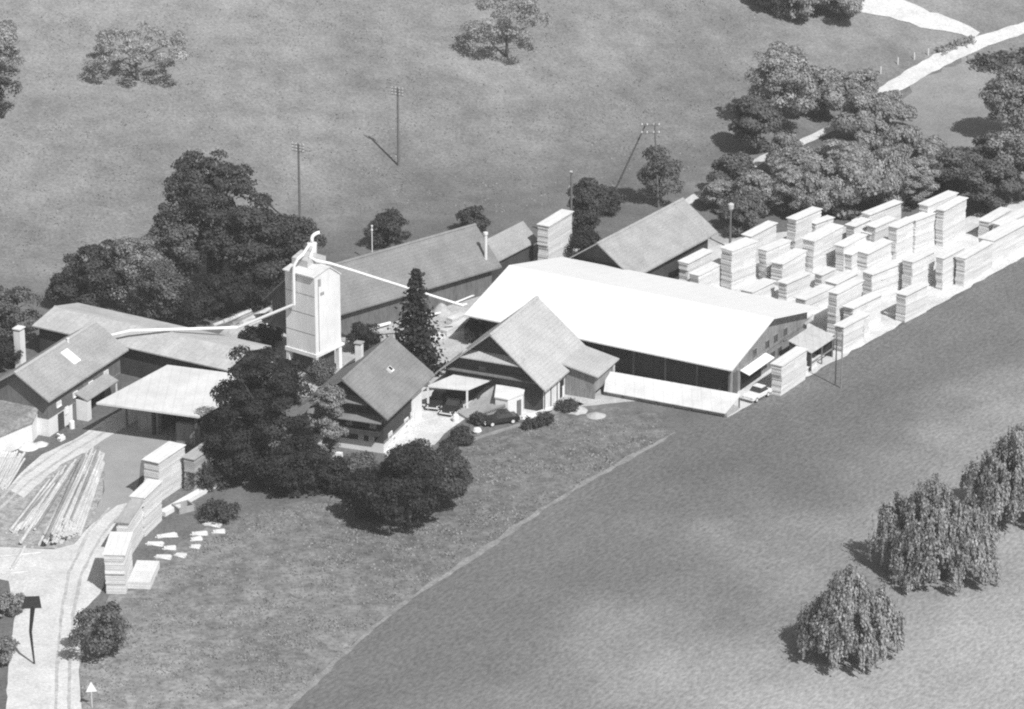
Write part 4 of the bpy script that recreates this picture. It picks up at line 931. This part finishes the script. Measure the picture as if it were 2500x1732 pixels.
# centre
tree(650, 1160, 15.6, 5.3, 'big dense dark broadleaf tree left of the farmhouse', leaf_m='leaf_dark', seed=11, lobes=46, n=14000, leaf=.36, base=.08, tr=.35)
tree(585, 1175, 7.0, 3.8, 'lower dark bushy tree at the left foot of the big dense tree', leaf_m='leaf_dark', seed=12, lobes=26, n=6000, leaf=.34, base=.03, name='bushy_tree')
tree(700, 1195, 5.6, 3.9, 'dark spreading bush at the right foot of the big dense tree', leaf_m='leaf_dark', seed=13, lobes=26, n=5500, leaf=.34, base=.02, name='large_bush', cat='bush')
tree(806, 1132, 9.6, 1.9, 'slim pale tree in front of the farmhouse gable', leaf_m='leaf_pale', seed=14, lobes=30, n=6500, leaf=.30, base=.12, tr=.12, name='slim_tree')
tree(800, 1195, 3.4, 2.7, 'dark rounded shrub in the garden below the slim pale tree', leaf_m='leaf_dark', seed=15, lobes=20, n=3200, leaf=.30, base=.02, name='garden_shrub', cat='shrub')
tree(875, 1180, 3.2, 2.6, 'grey green shrub against the farmhouse gable', leaf_m='leaf', seed=16, lobes=18, n=3000, leaf=.28, base=.02, name='garden_shrub', cat='shrub')
tree(885, 1215, 3.0, 2.6, 'low dark shrub between the garden and the darkest tree', leaf_m='leaf_dark', seed=17, lobes=18, n=2800, leaf=.28, base=.02, name='garden_shrub', cat='shrub')
tree(1000, 1290, 8.6, 4.4, 'darkest spreading tree on the bank below the farmhouse', leaf_m='leaf_dark', seed=18, lobes=30, n=8000, leaf=.36, base=.03, tr=.25, name='broadleaf_tree')
tree(1065, 1240, 6.2, 3.1, 'ragged dark tree at the right of the darkest tree on the bank', leaf_m='leaf_mid', seed=19, lobes=20, n=3600, leaf=.36, base=.03, open_=.6, name='ragged_tree')
tree(905, 1268, 5.4, 2.9, 'dark tree at the left of the darkest tree on the bank', leaf_m='leaf_dark', seed=20, lobes=20, n=3800, leaf=.34, base=.02, name='bushy_tree')
tree(1010, 1155, 3.8, 2.3, 'round clipped bush at the house corner above the darkest tree', leaf_m='leaf_mid', seed=21, lobes=18, n=2600, leaf=.26, base=.02, name='round_bush', cat='bush')
tree(1095, 1130, 2.6, 1.3, 'upright bush on the edge of the gravel court', leaf_m='leaf_mid', seed=22, lobes=12, n=1400, leaf=.24, base=.02, name='upright_bush', cat='bush')
tree(1125, 1085, 2.2, 1.3, 'bush in front of the bonnet of the dark saloon', leaf_m='leaf_mid', seed=23, lobes=12, n=1400, leaf=.24, base=.02, name='garden_bush', cat='bush')
tree(1168, 1036, 1.4, .8, 'bush right at the front of the dark saloon', leaf_m='leaf_mid', seed=24, lobes=12, n=1100, leaf=.22, base=.02, name='garden_bush', cat='bush')
tree(1296, 1046, 1.1, 1.1, 'low bush behind the dark saloon below the pale terrace', leaf_m='leaf_mid', seed=25, lobes=10, n=900, leaf=.22, base=.02, name='low_bush', cat='bush')
tree(1330, 1035, 1.3, 1.2, 'low bush under the corner of the barn wall', leaf_m='leaf_mid', seed=26, lobes=10, n=900, leaf=.22, base=.02, name='low_bush', cat='bush')
tree(1385, 1000, 1.0, 1.6, 'flat weedy bush along the barn wall', leaf_m='leaf_mid', seed=27, lobes=10, n=900, leaf=.22, base=.02, name='low_bush', cat='bush')
tree(988, 1118, 1.0, .6, 'tiny potted bush beside the white picket fence', leaf_m='leaf_mid', seed=28, lobes=8, n=500, leaf=.18, base=.05, name='potted_bush', cat='bush')
tree(1018, 908, 13.4, 3.7, 'tall dark spruce between the silo and the barn', 'conifer', 'needle', 'spruce', seed=29, tr=.2)
tree(895, 862, 3.6, 1.9, 'dark bush right of the silo behind the farmhouse roof', leaf_m='leaf_dark', seed=30, lobes=16, n=2400, leaf=.3, base=.02, name='yard_bush', cat='bush')
tree(1160, 836, 3.4, 1.1, 'dark narrow bush at the left end of the hall wall', leaf_m='leaf_dark', seed=31, lobes=14, n=1500, leaf=.28, base=.02, name='narrow_bush', cat='bush')
tree(785, 935, 2.6, 1.6, 'small leafy bush at the foot of the silo leg', leaf_m='leaf', seed=32, lobes=12, n=1400, leaf=.28, base=.02, name='yard_bush', cat='bush')
# left clump
LC = None
tree(515, 700, 18.2, 6.6, 'tallest rounded tree of the clump left of the silo', leaf_m='leaf_mid', seed=41, lobes=52, n=13000, leaf=.42, base=.06, tr=.35)
tree(635, 730, 13.0, 5.0, 'broad dark tree right behind the logs left of the silo', leaf_m='leaf_mid', seed=42, lobes=40, n=8500, leaf=.4, base=.05, tr=.3)
tree(718, 650, 6.8, 3.2, 'bushy tree at the foot of the pole behind the silo', leaf_m='leaf_mid', seed=43, lobes=22, n=3800, leaf=.38, base=.03, name='bushy_tree')
tree(432, 720, 11.5, 3.4, 'pale slim tree between the tallest tree and the silvery ones', leaf_m='leaf', seed=44, lobes=30, n=5200, leaf=.36, base=.05)
tree(345, 760, 9.6, 4.0, 'silvery pale tree above the pale sheet roof', leaf_m='leaf_pale', seed=45, lobes=36, n=6500, leaf=.32, base=.04, peak=.3, name='silvery_tree')
tree(405, 795, 8.4, 3.6, 'silvery drooping tree close over the pale sheet roof', leaf_m='leaf', seed=46, lobes=32, n=5600, leaf=.32, base=.04, peak=.3, name='silvery_tree')
tree(235, 752, 8.6, 3.9, 'dark rounded tree at the left of the silvery trees', leaf_m='leaf_mid', seed=47, lobes=32, n=6000, leaf=.36, base=.04)
tree(178, 752, 5.2, 2.7, 'small dark tree at the left end of the clump', leaf_m='leaf_mid', seed=48, lobes=20, n=3200, leaf=.34, base=.03, name='small_tree')
tree(478, 800, 5.6, 3.0, 'dark bush behind the pale roof below the tallest tree', leaf_m='leaf_dark', seed=49, lobes=20, n=3600, leaf=.34, base=.02, name='large_bush', cat='bush')
tree(545, 775, 5.6, 3.2, 'dark bush left of the long logs', leaf_m='leaf_dark', seed=50, lobes=20, n=3600, leaf=.34, base=.02, name='large_bush', cat='bush')
tree(615, 752, 5.2, 3.2, 'dark bush directly above the long logs', leaf_m='leaf_dark', seed=51, lobes=20, n=3600, leaf=.34, base=.02, name='large_bush', cat='bush')
tree(672, 725, 4.6, 2.6, 'dark bush left of the silo top at the shed end', leaf_m='leaf_dark', seed=52, lobes=18, n=3000, leaf=.34, base=.02, name='large_bush', cat='bush')
tree(640, 850, 2.6, 2.6, 'low dark thicket under the left blower pipe', leaf_m='leaf_dark', seed=53, lobes=16, n=2400, leaf=.32, base=.02, name='thicket', cat='bush')
tree(30, 830, 6.6, 3.2, 'grey leafy tree at the left border above the chimney', leaf_m='leaf', seed=54, lobes=24, n=4200, leaf=.36, base=.04)
tree(5, 900, 4.0, 2.6, 'dark bush at the left border below the chimney', leaf_m='leaf_dark', seed=55, lobes=18, n=2600, leaf=.34, base=.02, name='large_bush', cat='bush')
# meadow trees
tree(335, 196, 7.4, 7.2, 'wide low fruit tree standing alone in the upper left meadow', leaf_m='leaf_wood', seed=61, lobes=26, n=3200, leaf=.36, base=.3, open_=1.2, tr=.22, name='fruit_tree', squash=.7)
tree(1236, 140, 9.6, 6.2, 'loose crowned fruit tree in the meadow at the top centre', leaf_m='leaf_wood', seed=62, lobes=26, n=3400, leaf=.36, base=.22, open_=1.2, tr=.22, name='fruit_tree', squash=.7)
tree(-10, 200, 8.5, 3.2, 'tree cut by the left border in the upper meadow', leaf_m='leaf_wood', seed=63, lobes=24, n=3200, leaf=.4, base=.05)
tree(-16, 285, 5.5, 2.8, 'smaller tree cut by the left border below the first', leaf_m='leaf_mid', seed=64, lobes=20, n=2400, leaf=.4, base=.05, name='small_tree')
tree(1610, 500, 8.2, 2.5, 'small ragged tree against the braced line tower', leaf_m='leaf', seed=65, lobes=20, n=2600, leaf=.36, base=.15, open_=.8, name='ragged_tree', tr=.14)
tree(1432, 590, 8.6, 2.3, 'dark slender tree right behind the very tall grey stack', leaf_m='leaf_mid', seed=66, lobes=28, n=4000, leaf=.34, base=.03, name='slender_tree')
tree(1475, 520, 3.4, 2.6, 'dark bush at the foot of the line tower brace', leaf_m='leaf_mid', seed=67, lobes=16, n=2200, leaf=.34, base=.02, name='meadow_bush', cat='bush')
tree(1425, 640, 4.6, 2.2, 'dark bush between the very tall grey stack and storage barn', leaf_m='leaf_dark', seed=68, lobes=16, n=2200, leaf=.34, base=.02, name='yard_bush', cat='bush')
tree(948, 600, 4.4, 2.8, 'dark bush peeping over the middle of the long shed ridge', leaf_m='leaf_mid', seed=69, lobes=18, n=2800, leaf=.36, base=.02, name='meadow_bush', cat='bush')
tree(1150, 565, 3.2, 2.2, 'low dark bush behind the right end of the long shed ridge', leaf_m='leaf_mid', seed=70, lobes=14, n=1800, leaf=.36, base=.02, name='meadow_bush', cat='bush')
# weeping trees on the mown field
tree(2066, 1606, 11.2, 5.0, 'front weeping tree, lowest of the row on the mown field', 'willow', 'leaf_willow', 'weeping_tree', seed=2, strands=700, group='weeping trees on the field')
tree(2272, 1400, 11.8, 6.1, 'middle and widest weeping tree of the row on the mown field', 'willow', 'leaf_willow', 'weeping_tree', seed=5, strands=900, group='weeping trees on the field')
tree(2466, 1268, 12.0, 5.4, 'rear weeping tree at the right border of the mown field', 'willow', 'leaf_willow', 'weeping_tree', seed=8, strands=680, group='weeping trees on the field')
tree(2225, 1432, 3.4, 2.2, 'low drooping bush in front of the widest weeping tree', 'willow', 'leaf_willow', 'drooping_bush', 'bush', seed=9, strands=120)
# foreground left bush
tree(258, 1606, 6.0, 2.9, 'loose leafy bush at the forecourt below the lumber row', leaf_m='leaf', seed=71, lobes=24, n=2200, leaf=.34, base=.04, open_=.7, name='loose_bush', cat='bush')
tree(18, 1500, 2.2, 1.7, 'pale bush on the left border of the forecourt', leaf_m='leaf_pale', seed=72, lobes=16, n=1600, leaf=.3, base=.03, open_=.4, name='loose_bush', cat='bush')
tree(-8, 1620, 2.6, 1.8, 'pale bush cut by the lower left border', leaf_m='leaf_pale', seed=73, lobes=16, n=1600, leaf=.3, base=.03, open_=.4, name='loose_bush', cat='bush')
tree(535, 1270, 2.0, 2.2, 'weedy dark bush at the end of the low white wall', leaf_m='leaf_mid', seed=74, lobes=14, n=1500, leaf=.28, base=.02, name='low_bush', cat='bush')
tree(505, 1190, 2.4, 2.2, 'weedy bush between the shaded stack and the white wall', leaf_m='leaf_mid', seed=75, lobes=14, n=1600, leaf=.28, base=.02, name='low_bush', cat='bush')
# the wood at the upper right
WG = 'trees of the wood at the upper right'
def wood(px, py, H, r, label, lm='leaf_wood', v=0, **kw):
    k = ('w', lm, v % 4)
    tree(px, py, H, r, label, leaf_m=lm, name='woodland_tree', group=WG, key=k, seed=80 + (v % 4) * 3 + (0 if lm == 'leaf_wood' else 20), lobes=38, n=6500, leaf=.44, base=.04, tr=.25, **kw)
wood(1905, 330, 13.5, 4.4, 'highest tree of the wood, at its upper left tip', v=0)
wood(1992, 288, 7.4, 4.0, 'second tree along the upper rim of the wood', v=1)
wood(2088, 262, 5.6, 3.8, 'tree at the upper rim of the wood just below the road end', v=2)
wood(2165, 318, 5.6, 2.6, 'small tree at the point where the country road enters the wood', v=3)
wood(1838, 374, 8.2, 3.2, 'dark tree on the left rim of the wood above the road gap', 'leaf', v=1)
wood(1785, 482, 6.0, 2.8, 'small dark tree at the far left tip of the wood', 'leaf', v=2)
wood(1965, 480, 6.6, 3.6, 'tree left of the narrow bright road gap inside the wood', v=3)
wood(2058, 490, 8.6, 4.0, 'tree below the narrow bright road gap inside the wood', v=0)
wood(1920, 425, 5.8, 2.4, 'small tree between the two road gaps inside the wood', v=2)
wood(2108, 345, 7.2, 2.9, 'tree closing the wood where the country road comes out', v=3)
wood(2132, 440, 8.6, 4.0, 'tree in the heart of the wood below its upper rim', v=1)
wood(2205, 455, 8.6, 3.6, 'tree at the right rim of the wood beside the small meadow', v=2)
wood(2268, 470, 7.4, 3.2, 'tree at the right rim of the wood near its lower corner', v=3)
wood(1765, 515, 4.4, 2.8, 'round bush tree behind the ridge end of the storage barn', v=1)
wood(1850, 530, 6.3, 3.2, 'tree at the lower left edge behind the log ended stack', v=2)
wood(1925, 530, 7.4, 3.0, 'pale round tree directly behind the tall left of centre stack', v=0)
wood(2000, 535, 8.0, 3.2, 'tree at the lower edge right of the tall left of centre stack', v=1)
wood(2075, 535, 8.4, 3.2, 'tree at the lower edge above the ragged ended stack, left', v=3)
wood(2148, 515, 8.4, 3.4, 'tree at the lower edge above the ragged ended stack, right', v=2)
wood(2230, 505, 7.2, 3.1, 'tree at the lower edge left of the highest stack', v=0)
wood(2312, 480, 7.0, 3.3, 'tree at the lower edge above the highest stack', 'leaf', v=3)
wood(2372, 470, 6.6, 3.2, 'dark tree right of the highest stack, at the clearing', 'leaf', v=0)
wood(2420, 525, 7.6, 3.4, 'dark tree behind the gap in the far right stacks', 'leaf', v=1)
wood(1812, 575, 5.6, 2.6, 'low tree behind the lantern pole', 'leaf', v=3)
wood(2470, 340, 10.8, 4.4, 'pale leafy tree at the right border beside the small meadow', 'leaf_pale', v=0)
wood(2520, 235, 6.4, 3.6, 'pale tree cut by the right border below the country road', 'leaf_pale', v=1)
wood(2488, 490, 9.8, 4.2, 'big pale tree at the right border above the last stacks', 'leaf_pale', v=2)
wood(2425, 415, 5.4, 3.0, 'small dark tree shading the right end of the small meadow', 'leaf', v=2)
wood(1945, 48, 8.6, 4.4, 'dark tree cut by the top border left of the bare track', v=2)
wood(2050, 50, 7.4, 3.8, 'tree cut by the top border right beside the bare track', v=1)
wood(1880, 20, 6.5, 3.4, 'smaller tree at the left of those cut by the top border', v=3)
def hedge(pix, hgt, wd, label, n, seed, m='leaf'):
    rng = np.random.default_rng(seed); P = [T(*q) for q in pix]; C = []
    for i in range(n):
        k = rng.integers(0, len(P) - 1); t = rng.random(); q = P[k] + (P[k + 1] - P[k]) * t
        a = rng.normal(size=2) * wd / 2.2; x, y = q[0] + a[0], q[1] + a[1]
        C.append((x, y, float(hill(x, y)) + hgt * (1 - .5 * min(1, (a @ a) / (wd * wd))) * rng.random() ** .5 * (.8 + .3 * math.sin(x * 1.3 + y))))
    C = np.array(C); o = C.mean(0); o[2] = float(hill(o[0], o[1]))
    me = quad_mesh('hedge', C - o, rng.normal(size=(n, 3)) + np.array([0, -.2, .8]), .42, rng, 1.2); me.materials.append(M[m])
    ob_ = bpy.data.objects.new('hedge', me); col.objects.link(ob_); ob_.location = o; tag(ob_, label, 'hedge')
hedge([(2402, 166), (2450, 160), (2520, 150)], 1.8, 2.4, 'dark hedge along the lower side of the country road', 2200, 5)
hedge([(690, 1205), (770, 1190), (850, 1196), (920, 1190), (985, 1152)], 2.3, 2.0, 'dark continuous garden hedge running right below the farmhouse', 5200, 11, 'leaf_dark')
hedge([(2290, 390), (2350, 392), (2400, 400)], 1.8, 2.0, 'dark hedge at the bottom of the small meadow', 1500, 6)
hedge([(2290, 130), (2340, 112), (2370, 100)], .9, .8, 'thin hedge between the bare track and the country road', 500, 8, 'leaf_wood')

# ------------------------------------------------------------------ rough grass standing up
def inside(poly, x, y):
    c = np.zeros(len(x), bool); n = len(poly)
    for i in range(n):
        (x0, y0), (x1, y1) = poly[i], poly[(i + 1) % n]
        k = ((y0 > y) != (y1 > y)) & (x < (x1 - x0) * (y - y0) / (y1 - y0 + 1e-9) + x0); c ^= k
    return c
def tufts(name, poly, n, sz, label, seed, clump):
    rng = np.random.default_rng(seed); Q = [tuple(T(*p)[:2]) for p in poly]; q = np.array(Q)
    lo, hi = q.min(0), q.max(0); cx = rng.uniform(lo, hi, (clump, 2)); 
    p = np.concatenate([cx[rng.integers(0, clump, n)] + rng.normal(size=(n, 2)) * rng.uniform(.3, 1.6, (n, 1)), rng.uniform(lo, hi, (n // 2, 2))])
    p = p[inside(Q, p[:, 0], p[:, 1])]; k = len(p); h = sz * rng.uniform(.3, 1, k)
    C = np.stack([p[:, 0], p[:, 1], hill(p[:, 0], p[:, 1]) + h * .4], 1); o = C.mean(0); o[2] = 0
    nn = rng.normal(size=(k, 3)) * np.array([.8, .8, .3]) + np.array([.2, -.35, .8])
    me = quad_mesh(name, C - o, nn, sz, rng, 1.1); me.materials.append(M['tuft'])
    ob_ = bpy.data.objects.new(name, me); col.objects.link(ob_); ob_.location = o; tag(ob_, label, kind='stuff')
tufts('grass_tufts', [(1640, 1058), (1340, 1228), (980, 1468), (690, 1732), (200, 1732), (192, 1580), (330, 1440), (560, 1262), (800, 1225), (1090, 1115), (1340, 1024), (1600, 1020)], 22000, .2, 'rough tufts of grass on the bank below the house', 3, 420)
tufts('meadow_tufts', [(-10, 640), (120, 700), (700, 520), (1250, 520), (1700, 420), (1900, 60), (1850, -10), (-10, -10)], 9000, .22, 'scattered tufts in the upper meadow', 4, 700)

# ------------------------------------------------------------------ haze
def haze(density):
    m = bpy.data.materials.new('haze'); m.use_nodes = True; nt = m.node_tree; nt.nodes.clear()
    out = nt.nodes.new('ShaderNodeOutputMaterial'); v = nt.nodes.new('ShaderNodeVolumePrincipled')
    v.inputs['Color'].default_value = (.9, .9, .9, 1); v.inputs['Density'].default_value = density; v.inputs['Anisotropy'].default_value = 0.0
    nt.links.new(v.outputs[0], out.inputs['Volume'])
    mb = MB(); mb.box((0, 500, 85), (3800, 4200, 176)); tag(mb.build('haze', m), 'thin summer haze over the valley', kind='stuff')
HAZE = 0.00014
if HAZE: haze(HAZE)

# ------------------------------------------------------------------ light, sky, camera
w = bpy.data.worlds.new('World'); S.world = w; w.use_nodes = True
nt = w.node_tree; bg = nt.nodes['Background']
sky = nt.nodes.new('ShaderNodeTexSky'); sky.sky_type = 'NISHITA'; sky.sun_disc = False
sky.sun_elevation = SUN_EL; sky.sun_rotation = R(90) - SUN_AZ
bw = nt.nodes.new('ShaderNodeRGBToBW'); nt.links.new(sky.outputs[0], bw.inputs[0]); nt.links.new(bw.outputs[0], bg.inputs['Color'])
bg.inputs['Strength'].default_value = 0.11
sd = bpy.data.lights.new('sun', 'SUN'); sd.energy = 4.8; sd.angle = R(.5); sd.color = (1, 1, 1)
so = bpy.data.objects.new('sun', sd); col.objects.link(so)
dv = Vector((math.cos(SUN_EL) * math.cos(SUN_AZ), math.cos(SUN_EL) * math.sin(SUN_AZ), math.sin(SUN_EL)))
so.rotation_euler = dv.to_track_quat('Z', 'Y').to_euler(); so.location = dv * 300
cd = bpy.data.cameras.new('camera'); cd.sensor_width = 36; cd.lens = FPX / 2500 * 36; cd.clip_start = 1; cd.clip_end = 6000
co = bpy.data.objects.new('camera', cd); col.objects.link(co); co.location = CAM; co.rotation_euler = (R(90) - PITCH, 0, 0)
S.camera = co
S.view_settings.view_transform = 'Standard'; S.view_settings.look = 'None'; S.view_settings.exposure = 0.05; S.view_settings.gamma = 1
S.render.engine = 'CYCLES'
S.cycles.use_denoising = False
S.cycles.max_bounces = 5; S.cycles.volume_bounces = 0; S.cycles.transparent_max_bounces = 4
S.cycles.filter_width = 2.1
